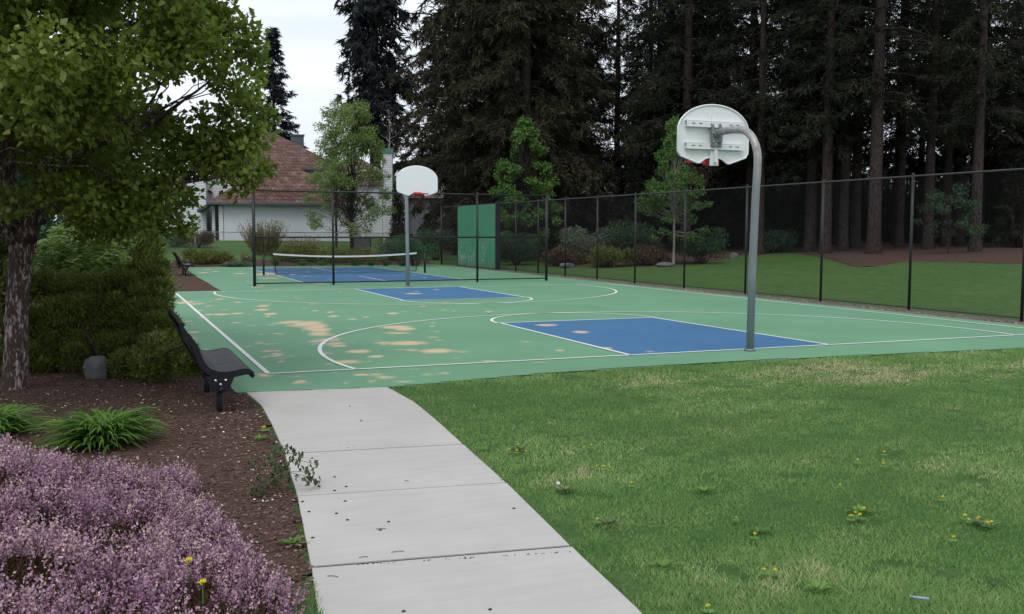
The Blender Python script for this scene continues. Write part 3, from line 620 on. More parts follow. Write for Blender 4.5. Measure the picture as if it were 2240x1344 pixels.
# ------------------------------------------------------------------ benches
PROF = [(-.305, .905), (-.32, .875), (-.30, .84), (-.25, .78), (-.20, .70), (-.165, .60), (-.13, .515), (-.075, .455), (0, .428), (.08, .422), (.16, .432), (.235, .445), (.29, .438), (.325, .41), (.335, .375), (.318, .350)]
def bench(loc, label):
    t = empty('park_bench', loc, 0, label=label, cat='bench', group='black metal benches beside the courts'); Lh = .915
    P = np.array(PROF)
    def sheet(P, y0, y1, th=.012):
        n = len(P); tt = unit(np.gradient(P, axis=0)); nn = np.stack([-tt[:, 1], tt[:, 0]], 1); Q = P-nn*th; b = MB()
        V = [(p[0], y, p[1]) for y in (y0, y1) for p in P]+[(p[0], y, p[1]) for y in (y0, y1) for p in Q]
        F = []
        for i in range(n-1):
            F += [(i, i+1, n+i+1, n+i), (2*n+i, 3*n+i, 3*n+i+1, 2*n+i+1), (i, 2*n+i, 2*n+i+1, i+1), (n+i, n+i+1, 3*n+i+1, 3*n+i)]
        F += [(0, n, 3*n, 2*n), (n-1, 3*n-1, 4*n-1, 2*n-1)]; return b.add(V, F)
    dense = np.array([P[int(k)]*(1-k % 1)+P[min(int(k)+1, len(P)-1)]*(k % 1) for k in np.linspace(0, len(P)-1, 46)])
    bk = dense[:21]; st = dense[20:]
    sb = MB(); bb = MB(); w = 2*Lh/3
    for k in range(3):
        y0 = -Lh+k*w+.004; q = sheet(st, y0, y0+w-.008); sb.add(q.v, q.f); q = sheet(bk, y0, y0+w-.008); bb.add(q.v, q.f)
    sb.build('seat', M['bench_black'], t); bb.build('backrest', M['bench_black'], t)
    for y in (-Lh, Lh):
        e = MB(); tt = unit(np.gradient(dense, axis=0)); nn = np.stack([-tt[:, 1], tt[:, 0]], 1); wd = np.interp(np.linspace(0, 1, 46), [0, .25, .5, .7, .9, 1], [.035, .05, .06, .06, .045, .035])
        Q = dense-nn*wd[:, None]; O = dense+nn*.004; pl = [tuple(p) for p in O]+[tuple(p) for p in Q[::-1]]
        n = len(O); V = [(p[0], yy, p[1]) for yy in (y-.006, y+.006) for p in list(O)+list(Q)]; F = []
        m = 2*n
        for i in range(n-1): F += [(i, n+i, n+i+1, i+1), (m+i, m+i+1, m+n+i+1, m+n+i), (i, i+1, m+i+1, m+i), (n+i, m+n+i, m+n+i+1, n+i+1)]
        F += [(0, m, m+n, n), (n-1, 2*n-1, m+2*n-1, m+n-1)]; e.add(V, F); e.build('end_frame', M['bench_black'], t)
    for k, y in enumerate((-.80, .50)):
        l = MB().tube([(.01, y, -.15), (.01, y, .345)], .032, 14); l.tube([(.01, y, .0), (.01, y, .006)], .05, 14); lo = l.build('leg', M['bench_black'], t, True)
        a = MB().prism([(-.16, .40), (-.06, .27), (.07, .27), (.12, .30), (.18, .405)], y-.038, y-.028, 'y'); a.prism([(-.16, .40), (-.06, .27), (.07, .27), (.12, .30), (.18, .405)], y+.028, y+.038, 'y'); a.box((0, y, .375), (.30, .085, .03))
        if k == 0: a.prism([(-.13, .39), (-.07, .235), (.09, .235), (.11, .30), (.15, .39)], -.934, y-.036, 'y'); a.build('seat_bracket', M['bench_black'], t)
        for bx, bz in ((-.035, .345), (.06, .345), (.012, .305)): MB().ball((bx, (-.936 if k == 0 else y-.042), bz), .0145, 8, 5).build('bolt', M['bolt_metal'], lo)
        MB().ball((.02, (-.94 if k == 0 else y-.05), .255), .033, 12, 7).build('end_cap', M['bench_black'], lo, True)
    MB().tube([(-.02, -Lh+.05, .36), (-.02, Lh-.05, .36)], .025, 10).build('cross_bar', M['bench_black'], t, True); MB().tube([(-.215, -Lh+.05, .62), (-.215, Lh-.05, .62)], .02, 10).build('cross_bar', M['bench_black'], t, True)
    for y in (-.80, .50): MB().tube([(0, y, .36), (-.12, y, .42), (-.205, y, .56), (-.31, y, .80)], .018, 8).build('back_support', M['bench_black'], t, True)
    return t
bench((-7.745, -1.60, -.02), 'nearer black curved metal bench between the dark bush and the path')
bench((-5.82, 29.25, -.01), 'farther small black metal bench on the mulch beside the net court')

# ------------------------------------------------------------------ houses (local frame: x to the right, y away from the viewer)
def hip_roof(b, x0, x1, y0, y1, ze, zr, rx=None, ry=None, over=.0):
    """hip roof over a rectangle; the ridge runs between ridge points"""
    w, d = x1-x0, y1-y0
    if w <= d: r0 = (x0+w/2, y0+w/2 if ry is None else ry[0]); r1 = (x0+w/2, y1-w/2 if ry is None else ry[1]); F = [(0, 1, 4), (1, 2, 5, 4), (2, 3, 5), (3, 0, 4, 5)]
    else: r0 = (x0+d/2 if rx is None else rx[0], y0+d/2); r1 = (x1-d/2 if rx is None else rx[1], y0+d/2); F = [(0, 1, 5, 4), (1, 2, 5), (2, 3, 4, 5), (3, 0, 4)]
    b.add([(x0, y0, ze), (x1, y0, ze), (x1, y1, ze), (x0, y1, ze), (*r0, zr), (*r1, zr), ], F)
    b.add([(x0, y0, ze-.02), (x1, y0, ze-.02), (x1, y1, ze-.02), (x0, y1, ze-.02)], [(3, 2, 1, 0)])
def gutter(x0, x1, y, z, par, ax='x'):
    g = MB()
    if ax == 'x': g.box(((x0+x1)/2, y, z), (x1-x0, .14, .2))
    else: g.box((x0, y, z), (.14, x1-x0, .2))
    return g.build('gutter', M['gutter_grey'], par, bev=.02)
hp = AT(480, 505, 72.); hz = .93
ht = empty('house', (hp[0], hp[1], hz), -YAW+R_(14), label='big white house with brown red shake hip roofs behind the far lawn', cat='house')
MB().box((4.9, 5., 1.2), (9.2, 10., 3.2)).build('garage_wall', M['stucco_white'], ht)
MB().box((3.9, 14.6, 2.8), (10.6, 13., 6.3)).build('main_wall', M['siding'], ht)
MB().box((-1.72, 6.2, 1.9), (1.3, 6., 5.4)).build('entry_wall', M['siding'], ht)
MB().box((-4.4, 9., 1.6), (4.2, 6., 4.6)).build('side_wall', M['siding'], ht)
for c_, d_ in (((.12, -.03, 1.15), (.30, .09, 3.0)), ((-.42, .4, 1.15), (.22, .22, 3.0)), ((-.02, .9, 1.15), (.10, .10, 3.0))): MB().box(c_, d_).build('porch_post', M['siding'], ht)
MB().box((5.0, -.015, -.05), (9.1, .04, .16)).build('wall_base', M['post_grey'], ht)
r = MB(); hip_roof(r, -.8, 9.9, -.55, 12, 2.86, 6.6, ry=(4.9, 9.6)); ro = r.build('garage_roof', M['roof_red'], ht)
gutter(-.85, 9.9, -.62, 2.80, ro)
r = MB(); hip_roof(r, -1.8, 9.7, 7.5, 21.5, 5.9, 9.3); ro = r.build('main_roof', M['roof_red'], ht)
gutter(-1.8, 9.7, 7.45, 5.85, ro)
r = MB(); hip_roof(r, -7.2, -.8, 5.4, 12.6, 3.9, 5.6); ro = r.build('wing_roof', M['roof_red'], ht); gutter(-7.2, -2.4, 5.35, 3.85, ro)
w = MB(); w.box((6.2, 17.2, 8.6), (1.1, 1.0, 1.6)); w.box((6.2, 17.2, 9.42), (1.25, 1.15, .12)); w.build('chimney', M['gutter_grey'], ht)
w = MB(); w.prism([(-1.5, 2.35), (-.45, 2.95), (-.45, 2.75), (-1.5, 2.15)][::-1], -.5, 3.2, 'y'); w.build('porch_roof', M['gutter_grey'], ht)
wn = MB().box((-4.3, 5.97, 2.2), (1.3, .06, 1.2)); wo = wn.build('window', M['glass_dark'], ht)
for z in (1.55, 2.85): MB().box((-4.3, 5.95, z), (1.5, .1, .1)).build('window_frame', M['white_paint'], wo)
# neighbour house
hp2 = AT(775, 505, 84.); h2 = empty('house', (hp2[0], hp2[1], 1.1), -YAW+R_(6), label='second house with tan shake gable roof and tall white siding chimney', cat='house')
w = MB(); w.box((0, 5, 2.2), (9., 9, 5.4)); w.build('wall', M['siding'], h2)
r = MB(); r.add([(-4.9, .1, 4.55), (4.9, .1, 4.55), (4.9, 10, 4.55), (-4.9, 10, 4.55), (0, 2.4, 7.15), (0, 10, 7.15)], [(0, 1, 4), (1, 2, 5, 4), (3, 0, 4, 5), (2, 3, 5), (3, 2, 1, 0)]); rf = r.build('roof', M['roof_tan'], h2)
w = MB(); w.box((.6, 1.4, 5.75), (.8, .5, .25), 0, 0); w.build('skylight', M['white_paint'], rf, loc=(0, -.25, 0))
w = MB(); w.box((2.85, -.25, 3.4), (.82, .8, 7.8)); ch = w.build('chimney', M['siding'], h2); w = MB(); w.box((2.85, -.25, 7.38), (.98, .96, .42)); w.box((2.43, -.66, 3.4), (.07, .06, 7.6)); w.box((3.27, -.66, 3.4), (.07, .06, 7.6)); w.build('chimney_cap', M['trim_green'], ch)
w = MB(); w.box((6., 4, 1.6), (5, 6, 4.)); w.build('side_wall', M['shed_grey'], h2)
r = MB(); hip_roof(r, 3.5, 9.3, .6, 8., 3.5, 5.6); r.build('side_roof', M['roof_tan'], h2)
# lattice screen, cabinet, shed
p = AT(817, 505, 70.); t = empty('lattice_screen', (p[0], p[1], float(T(p[0], p[1]))), -YAW, label='white diamond lattice screen between the two houses', cat='screen')
b = MB(); b.box((-.75, 0, 1.), (.1, .1, 2.)); b.box((.75, 0, 1.1), (.1, .1, 2.2)); b.box((0, 0, 1.92), (1.4, .07, .08)); b.box((0, 0, .9), (1.4, .07, .08)); b.build('frame', M['white_paint'], t)
b = MB()
for k in range(-6, 8):
    for s in (1, -1):
        xa = -.7+k*.2; za = .93; n_ = max(-.7, min(.7, xa)); xb = xa+s*.95
        A0 = np.array([xa, za]); B0 = np.array([xb, za+.95]); tt = [0, 1]
        for i_, (c0, c1) in enumerate(((-.7, .7),)):
            d = B0[0]-A0[0]; ta = (c0-A0[0])/d; tb = (c1-A0[0])/d; lo, hi = min(ta, tb), max(ta, tb); tt = [max(0, lo), min(1, hi)]
        if tt[1]-tt[0] > .05: a_ = A0+(B0-A0)*tt[0]; c_ = A0+(B0-A0)*tt[1]; b.tube([(a_[0], s*.01, a_[1]), (c_[0], s*.01, c_[1])], .018, 4)
b.build('lattice', M['white_paint'], t)
p = AT(790, 505, 59.); t = empty('utility_cabinet', (p[0], p[1], float(T(p[0], p[1]))), -YAW, label='grey weathered wooden enclosure behind the net, under the feathery tree', cat='enclosure')
b = MB()
for k in range(7): b.box((-.45+k*.155, -.35, .52), (.148, .03, 1.05))
b.box((0, 0, .5), (1.06, .64, 1.0)); b.build('board_panel', M['grey_cabinet'], t); b = MB(); b.box((0, 0, 1.05), (1.14, .74, .05)); b.build('lid', M['grey_cabinet'], t, bev=.01)
p = PT(1255, 78); t = empty('shed', (p[0], p[1], p[2]), -YAW-R_(15), label='grey outbuilding glimpsed through the side fence behind the shrubs', cat='shed')
b = MB(); b.box((0, 2, 1.3), (5., 4, 2.8)); b.build('wall', M['shed_grey'], t); b = MB(); b.add([(-2.8, -.3, 2.6), (2.8, -.3, 2.6), (2.8, 4.3, 2.6), (-2.8, 4.3, 2.6), (-2.8, 2, 3.8), (2.8, 2, 3.8)], [(0, 1, 5, 4), (2, 3, 4, 5), (0, 4, 3), (1, 2, 5), (3, 2, 1, 0)]); b.build('roof', M['gutter_grey'], t)
b = MB(); b.box((-2.0, -.02, 1.3), (.14, .1, 2.7)); b.box((-.9, -.02, 1.2), (.9, .08, 2.)); b.build('door', M['white_paint'], t)

# ------------------------------------------------------------------ plants
def limb_path(a, b, sag=.1, n=6, jit=.06):
    a = np.array(a, float); b = np.array(b, float); L = np.linalg.norm(b-a); r = []
    for i in range(n+1):
        s = i/n; p = a+(b-a)*s; p[2] += L*sag*sin(pi*s)*(1 if sag > 0 else 1); 
        if 0 < i < n: p += rng.normal(size=3)*jit*L*.25
        r.append(p)
    return r
def leaf_blob(c, r, n, L, Wd, up=.5, flat=.75, shell=2.2, out=.5, narrow=False):
    d = rdir(n); rr = rng.uniform(size=(n, 1))**(1/shell); P = np.array(c)+d*rr*np.array([r, r, r*flat])
    D = unit(d*out+rng.normal(size=(n, 3))*.7+np.array([0, 0, -.25 if not narrow else up])); Nn = unit(np.array([0, 0, up])+rng.normal(size=(n, 3))*.6+d*.5)
    S = np.cross(D, Nn); l = L*rng.uniform(.6, 1.25, n); return cards(P, D, S, l, l*Wd)
def broad_tree(name, label, P, H, blobs, nleaf, L, mat, bark, tr=.12, fork=.25, cat='tree', Wd=.75, group=None, limbs=None, extra_limb=1.0):
    """blobs: list of (x,y,z,r) relative to the base"""
    t = empty(name, tuple(P), 0, label=label, cat=cat, group=group)
    top = max(b[2] for b in blobs)*.9; tk = MB(); zf = H*fork
    main = [(0, 0, -.25), (0, 0, 0), (tr*.3, -tr*.2, zf*.5), (0, 0, zf), (tr*.8, tr*.5, (zf+top)/2), (0, 0, top)]
    tk.tube(main, [tr*1.35, tr*1.15, tr*.92, tr*.9, tr*.5, tr*.1], 12)
    for bx, by, bz, br in blobs:
        z0 = zf+(min(bz, top)-zf)*rng.uniform(.1, .6); z0 = max(zf*.8, min(z0, bz-.1)); f = max(0, 1-(z0-zf)/(top-zf+.01)); x0 = 0
        e = np.array([bx, by, bz]); k = limb_path((x0, 0, z0), e, -.05, 5, .25); r0 = tr*(.15+.3*f)*min(1, br*2/ max(.3, tr*4))*extra_limb; tk.tube(k, list(np.linspace(r0, max(.006, r0*.2), 6)), 6)
        for q in range(3): e2 = e+rdir(1)[0]*br*.9; tk.tube([k[-2], (k[-2]+e2)/2, e2], [max(.006, r0*.25), .006, .003], 4)
    tk.build('trunk', bark, t, True)
    w = np.array([b[3]**2 for b in blobs]); w = w/w.sum(); sets = []
    for (bx, by, bz, br), ww in zip(blobs, w):
        n = int(nleaf*ww)+8; V, F = leaf_blob((bx, by, bz), br, n, L, Wd); sets.append((V, F, rng.uniform(0, 1, n)))
    link('crown', card_mesh('crown', sets, mat), t); return t
def ell_blobs(n, c, R, br, bias=.45, zmin=None, shape=None):
    out = []
    while len(out) < n:
        d = rdir(1)[0]; rr = rng.uniform()**bias; p = d*rr
        if shape and not shape(p): continue
        q = np.array(c)+p*np.array(R)
        if zmin and q[2] < zmin: q[2] = zmin+rng.uniform(0, .4)
        out.append((*q, br*rng.uniform(.7, 1.25)))
    return out

# --- the big broadleaf tree at the left
def hz_at(P, v, d): return CAM[2]+(505-v)/FP*d
tp = G(33, 848); TD = 11.1
def in_crown(px, py):      # outline of the crown as the photo shows it, used as a density guide
    low = np.interp(px, [-400, -100, 0, 60, 150, 250, 330, 395, 422, 480, 540, 590, 620], [470, 470, 430, 440, 500, 520, 505, 480, 412, 420, 400, 340, 330])
    rgt = np.interp(py, [-400, 0, 60, 120, 200, 300, 400, 500], [420, 470, 545, 575, 580, 575, 545, 430])
    return py < low and px < rgt
cb = []
while len(cb) < 330:
    z_ = rng.uniform(1.6, 8.6); rm = 2.95*(1 if z_ < 5 else sqrt(max(0, 1-((z_-5)/3.7)**2))); a_ = rng.uniform(0, 2*pi); rr = rm*sqrt(rng.uniform(.03, 1))
    q = tp+np.array([.05+rr*cos(a_), rr*sin(a_), z_]); rel = q-CAM; z = rel@FW
    px, py = 1120+FP*(rel@RX)/z, 672-FP*(rel@UX)/z; rad = .40*rng.uniform(.7, 1.25); rp = rad*FP/z*.8
    if z < 8.2 or (py < -330 and rng.uniform() < .5): continue
    if not (in_crown(px+rp, py+rp*.6) and in_crown(px, py+rp)): continue
    if ((px-420)/85)**2+((py-180)/70)**2 < 1 and rng.uniform() < .35: continue
    if ((px-345)/60)**2+((py-45)/45)**2 < 1 and rng.uniform() < .55: continue
    cb.append((*(q-tp), rad))
for (u, v, d, r) in ((560, 380, 10.2, .16), (520, 395, 10.4, .22), (585, 365, 10.3, .1), (395, 490, 11.5, .2), (350, 480, 11.2, .24), (405, 430, 11, .2), (470, 10, 11, .25), (490, 40, 11.2, .14), (540, 60, 11, .2), (555, 110, 11, .2), (560, 300, 10.6, .22), (570, 250, 11, .2), (400, 505, 11.6, .1), (300, 470, 10.6, .3), (240, 460, 10.4, .32), (180, 440, 10.2, .32), (120, 420, 10.2, .3), (200, 500, 10.8, .25), (20, 440, 10.4, .25), (260, 500, 11, .22), (500, 235, 10.8, .24), (545, 205, 10.9, .2), (480, 300, 10.7, .26), (530, 285, 10.7, .24), (450, 335, 10.6, .28), (410, 300, 10.8, .24), (560, 160, 11, .16), (440, 250, 11.2, .16), (390, 340, 10.8, .3), (500, 345, 10.6, .24), (545, 330, 10.5, .18), (470, 160, 11, .2), (350, 260, 10.9, .26), (350, 400, 10.7, .32), (300, 430, 10.6, .34)): cb.append((*(AT(u, v, d)-tp), r))
t = empty('broadleaf_tree', tuple(tp), 0, label='large leafy green tree with furrowed trunk in the left foreground', cat='tree')
def loc_(u, v, d): return AT(u, v, d)-tp
tk = MB(); tk.tube([(0, 0, -.2), (0, 0, 0), loc_(36, 760, 11.12), loc_(38, 650, 11.12), loc_(46, 560, 11.1), loc_(52, 515, 11.1)], [.185, .15, .125, .12, .125, .15], 22)
A_ = loc_(50, 530, 11.1)
tk.tube([A_, loc_(28, 470, 11.15), loc_(20, 380, 11.2), loc_(28, 240, 11.2), loc_(36, 100, 11.2), loc_(38, -60, 11.3), loc_(60, -500, 11.2), loc_(70, -800, 11.2)], [.15, .11, .095, .09, .085, .07, .04, .01], 14)
tk.tube([A_, loc_(76, 480, 11.0), loc_(90, 400, 10.95), loc_(104, 300, 10.9), loc_(100, 200, 10.9), loc_(150, 60, 10.8), loc_(180, -200, 10.8)], [.14, .085, .075, .07, .055, .04, .015], 12)
tk.tube([A_, loc_(2, 500, 10.9), loc_(-40, 430, 10.7), loc_(-120, 300, 10.5), loc_(-200, 100, 10.4)], [.12, .08, .07, .05, .02], 10)
tk.tube([loc_(90, 400, 10.95), loc_(180, 330, 10.9), loc_(300, 290, 10.7), loc_(430, 200, 10.6), loc_(520, 130, 10.7)], [.035, .028, .02, .014, .006], 8)
tk.tube([loc_(60, 505, 11.1), loc_(150, 440, 11.), loc_(280, 405, 10.8), loc_(400, 400, 10.8), loc_(500, 385, 10.4), loc_(580, 365, 10.3)], [.05, .035, .028, .02, .012, .004], 8)
tk.tube([loc_(28, 240, 11.2), loc_(120, 120, 11.3), loc_(260, 60, 11.4), loc_(420, 20, 11.3)], [.05, .04, .025, .008], 8)
tk.tube([loc_(104, 300, 10.9), loc_(200, 250, 11.5), loc_(360, 180, 12), loc_(480, 100, 12)], [.04, .03, .02, .008], 8)
anch = [loc_(28, 240, 11.2), loc_(36, 100, 11.2), loc_(104, 300, 10.9), loc_(90, 400, 10.95), loc_(300, 290, 10.7), loc_(280, 405, 10.8), loc_(400, 400, 10.8), loc_(260, 60, 11.4), loc_(200, 250, 11.5), loc_(-120, 300, 10.5), loc_(60, -500, 11.2), loc_(38, -60, 11.3), loc_(150, 60, 10.8), loc_(180, 330, 10.9), loc_(150, 440, 11.)]
sets = []
for bx, by, bz, br in cb:
    e = np.array([bx, by, bz]); a_ = min(anch, key=lambda p: np.linalg.norm(p-e)+.25*max(0, p[2]-e[2])); k = limb_path(a_, e, .05, 7, .12); tk.tube(k, [.012, .010, .009, .008, .006, .005, .004, .003], 4, False)
    for q in range(4): e2 = e+rdir(1)[0]*br; tk.tube([k[-2], e2], [.006, .002], 3, False)
    n = int(520*(br/.42)**2)+14; V, F = leaf_blob(e, br, n, .082, .72, up=.6, flat=.85, shell=1.9); sets.append((V, F, np.clip(rng.normal(.42+.25*rng.normal(), .2, n), 0, 1)))
tk.build('trunk', M['bark_flaky'], t, True); link('crown', card_mesh('crown', sets, M['leaf_main']), t)

# --- conifers
def conifer(seed, H, z0, Rm, nb, dens, sl, sw, prof=.8, droop=.35, hang=.6, tr=.4, low_r=.75, wood=.5):
    global rng
    old = rng; rng = np.random.default_rng(seed); tk = MB()
    tk.tube([(0, 0, -.5), (0, 0, .0), (0, 0, .8), (0, 0, H*.5), (0, 0, H)], [tr*1.45, tr*1.3, tr, tr*.6, .02], 10)
    u = np.sort(rng.uniform(size=nb)); zb = z0+(H-z0)*u**1.15; az = rng.uniform(0, 2*pi, nb)+np.arange(nb)*2.4
    t = (zb-z0)/(H-z0); L = Rm*np.minimum(low_r+(1-low_r)*t/.12, 1)*np.maximum(1-t, .02)**prof*rng.uniform(.42, 1.15, nb)
    Pn, Dn, Sn, Ln, Wn, Tn = [], [], [], [], [], []
    for i in range(nb):
        l = L[i]; d = np.array([cos(az[i]), sin(az[i]), 0]); sd = np.array([-d[1], d[0], 0]); dr = droop*rng.uniform(.2, 1.9); up = rng.uniform(.02, .4)
        def cur(s): return np.array([0, 0, zb[i]])+np.outer(s, d)*l+np.outer(up*s-dr*s*s*1.6+dr*.5*s**4, [0, 0, l])
        if wood and l > .8 and rng.uniform() < wood: tk.tube(list(cur(np.array([0, .35, .7, .95]))), [.035+.01*l, .03, .018, .006], 3, False)
        full = zb[i] < 15.5; nsb = max(3, int(l*(4.2 if full else 2.6))); m = max(5, int(dens*(.50 if full else .34))); kk = 1. if full else 1.5
        s = rng.uniform(.08, 1., nsb)**.85; P0 = cur(s); tg = unit(cur(s+.02)-P0); sg = rng.choice([-1, 1], nsb)
        bl = (.45+.28*l*(1-s))*rng.uniform(.5, 1.35, nsb); bd = unit(tg*rng.uniform(.3, 1., (nsb, 1))+sd*sg[:, None]*rng.uniform(.0, 1., (nsb, 1))+np.array([0, 0, -1.])*hang*rng.uniform(.0, 1.1, (nsb, 1)))
        q = rng.uniform(0, 1, (nsb, m)); P = P0[:, None]+bd[:, None]*(q*bl[:, None])[..., None]+np.array([0, 0, -1.])*(q*q*bl[:, None]*.35*hang)[..., None]; P = P.reshape(-1, 3); n = len(P); B = np.repeat(bd, m, 0)
        D = unit(B*.9+rng.normal(size=(n, 3))*.55+np.array([0, 0, -.35*hang])); sl_ = sl*.55*kk*rng.uniform(.5, 1.3, n)
        Pn.append(P); Dn.append(D); Sn.append(unit(np.cross(D, rng.normal(size=(n, 3))))); Ln.append(sl_); Wn.append(sl_*0+sw*.62*kk*rng.uniform(.6, 1.4, n)); Tn.append(np.clip(np.repeat(rng.normal(.35, .2, nsb)+.12*s, m)+rng.normal(size=n)*.14, 0, 1))
    P = np.concatenate(Pn); D = np.concatenate(Dn); S = np.concatenate(Sn); Ls = np.concatenate(Ln); W = np.concatenate(Wn); Tt = np.concatenate(Tn)
    V, F = cards(P, D, S, Ls, W, .15, .4)
    rng = old
    return tk, [(V, F, Tt)]
CONS = {}
def con_var(key, mat, **k):
    tk, sets = conifer(**k); CONS[key] = (tk.mesh('trunk', M['bark_dark'], True), card_mesh('crown', sets, M[mat]))
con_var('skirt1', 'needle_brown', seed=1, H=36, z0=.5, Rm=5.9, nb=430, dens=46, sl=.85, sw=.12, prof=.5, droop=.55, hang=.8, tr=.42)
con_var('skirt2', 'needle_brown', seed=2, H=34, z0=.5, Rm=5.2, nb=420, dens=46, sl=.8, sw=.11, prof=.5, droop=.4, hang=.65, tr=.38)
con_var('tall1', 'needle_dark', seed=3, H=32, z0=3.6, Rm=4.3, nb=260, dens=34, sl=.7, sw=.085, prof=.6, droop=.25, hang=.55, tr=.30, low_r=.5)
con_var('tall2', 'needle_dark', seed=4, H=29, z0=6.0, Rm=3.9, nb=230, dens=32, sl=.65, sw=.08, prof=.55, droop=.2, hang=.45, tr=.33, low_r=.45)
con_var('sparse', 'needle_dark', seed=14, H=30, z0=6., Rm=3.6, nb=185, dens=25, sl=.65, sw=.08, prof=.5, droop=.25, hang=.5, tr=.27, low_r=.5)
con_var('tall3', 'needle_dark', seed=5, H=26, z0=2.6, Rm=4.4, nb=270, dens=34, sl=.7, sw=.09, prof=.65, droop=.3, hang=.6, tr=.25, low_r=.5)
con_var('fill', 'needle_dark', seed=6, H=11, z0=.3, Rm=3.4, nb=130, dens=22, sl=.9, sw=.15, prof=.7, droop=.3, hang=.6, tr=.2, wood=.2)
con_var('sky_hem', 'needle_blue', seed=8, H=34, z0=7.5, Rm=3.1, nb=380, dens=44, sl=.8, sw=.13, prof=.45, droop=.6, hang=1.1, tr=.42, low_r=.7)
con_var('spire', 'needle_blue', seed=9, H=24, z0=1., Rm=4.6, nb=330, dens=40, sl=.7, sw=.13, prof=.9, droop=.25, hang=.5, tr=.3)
def put_con(key, P, label, name='conifer_tree', rz=None, s=1., group=None, sxy=None):
    r = empty(name, tuple(P), random.uniform(0, 6.28) if rz is None else rz, label=label, cat='tree', group=group)
    r.scale = (s*(sxy or 1), s*(sxy or 1), s); tk, cr = CONS[key]; link('trunk', tk, r); link('crown', cr, r); return r
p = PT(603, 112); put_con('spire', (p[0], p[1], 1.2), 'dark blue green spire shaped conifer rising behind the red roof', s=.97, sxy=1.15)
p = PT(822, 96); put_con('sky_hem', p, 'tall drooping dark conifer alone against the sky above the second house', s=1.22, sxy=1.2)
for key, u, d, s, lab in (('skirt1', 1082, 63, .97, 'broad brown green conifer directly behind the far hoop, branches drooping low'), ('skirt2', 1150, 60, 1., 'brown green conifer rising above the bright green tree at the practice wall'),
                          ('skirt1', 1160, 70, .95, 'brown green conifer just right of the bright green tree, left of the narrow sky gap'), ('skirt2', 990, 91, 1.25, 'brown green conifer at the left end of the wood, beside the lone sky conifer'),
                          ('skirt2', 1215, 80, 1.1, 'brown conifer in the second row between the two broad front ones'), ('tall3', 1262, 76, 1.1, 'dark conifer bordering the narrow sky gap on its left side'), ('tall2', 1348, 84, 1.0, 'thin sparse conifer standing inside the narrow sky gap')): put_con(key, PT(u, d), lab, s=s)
GW = 'dark conifers of the wood beyond the side fence'
fr = [(1912, 50, 'sparse', 1.25, 'thickest pale trunk standing at the lawn edge beyond the side fence'), (1845, 54, 'sparse', 1., 'trunk just left of the thickest pale trunk at the lawn edge'), (1806, 52, 'tall2', .95, 'leftmost trunk of the group of three at the lawn edge right of the near pole'),
      (2030, 53, 'sparse', 1., 'straight trunk behind the last fence post, right of the thickest trunk'), (2134, 49, 'sparse', 1., 'slim straight trunk near the right edge at the lawn border'), (2100, 60, 'sparse', 1., None), (1640, 58, 'tall1', 1.05, 'conifer whose trunk rises behind the curved pole top')]
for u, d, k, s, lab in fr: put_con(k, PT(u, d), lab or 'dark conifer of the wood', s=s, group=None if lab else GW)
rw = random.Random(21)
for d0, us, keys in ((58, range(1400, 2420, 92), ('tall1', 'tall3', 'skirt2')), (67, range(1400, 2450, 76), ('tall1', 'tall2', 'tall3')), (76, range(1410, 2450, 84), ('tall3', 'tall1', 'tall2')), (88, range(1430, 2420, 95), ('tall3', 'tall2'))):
    for u in us:
        uu = u+rw.uniform(-28, 28); dd = d0+rw.uniform(-3.5, 3.5)
        if 1305 < uu < 1385 or (1825 < uu < 2230 and d0 > 70) or (1585 < uu < 1705 and d0 > 62): continue
        if abs(uu-1912) < 25 and d0 < 60: continue
        kk_ = rw.choice(keys) if not (1825 < uu < 2230 or 1585 < uu < 1705) else 'sparse'
        put_con(kk_, PT(uu, dd), 'dark conifer of the wood', s=rw.uniform(.85, 1.12), group=GW)
for d0, st in ((74, 46), (84, 46), (96, 50)):
    for u in range(1150, 2500, st):
        uu = u+rw.uniform(-16, 16); hi = .72 if 1830 < uu else (.5 if 1290 < uu < 1390 else .9)
        put_con('fill', PT(uu, d0+rw.uniform(-3, 3)), 'low dark evergreen filling the back of the wood', name='evergreen_shrub', s=hi*rw.uniform(.75, 1.15), group='low evergreens under the wood')
for u, d, s in ((1330, 63, .52), (1400, 60, .6), (1590, 61, .5), (1700, 60, .46), (1760, 63, .42), (2215, 55, .5), (2270, 60, .6), (1480, 66, .8), (1640, 66, .7), (1560, 70, .9), (955, 88, .5), (1000, 72, .6), (1080, 72, .8), (1150, 70, .7)):
    put_con('fill', PT(u, d), 'low dark evergreen filling the back of the wood', name='evergreen_shrub', s=s, group='low evergreens under the wood')

# --- mid-distance broadleaf trees
def column_blobs(n, z0, z1, R, br, prof=lambda t: 1-.85*t, flat=False):
    out = []
    for i in range(n):
        t_ = rng.uniform()**.9; z = z0+(z1-z0)*t_; a = rng.uniform(0, 2*pi); rr = R*prof(t_)*sqrt(rng.uniform(.15, 1)); out.append((rr*cos(a), rr*sin(a), z, br*rng.uniform(.7, 1.25)))
    return out
P = PT(768, 57); broad_tree('locust_tree', 'feathery pale green tree in front of the second house', P, 9, [(q[0]-.25, *q[1:]) for q in column_blobs(120, 1.5, 8.8, 2.85, .44, lambda t_: 1.1-.65*t_)], 16000, .16, M['leaf_locust'], M['bark_dark'], .13, .16, Wd=.42, extra_limb=.4)
P = PT(735, 66); broad_tree('slender_tree', 'thin wispy tree top showing left of the feathery pale tree', P, 9, column_blobs(16, 3., 8.8, 1., .45, lambda t_: 1-.8*t_), 1500, .18, M['leaf_locust'], M['bark_dark'], .09, .2, Wd=.42)
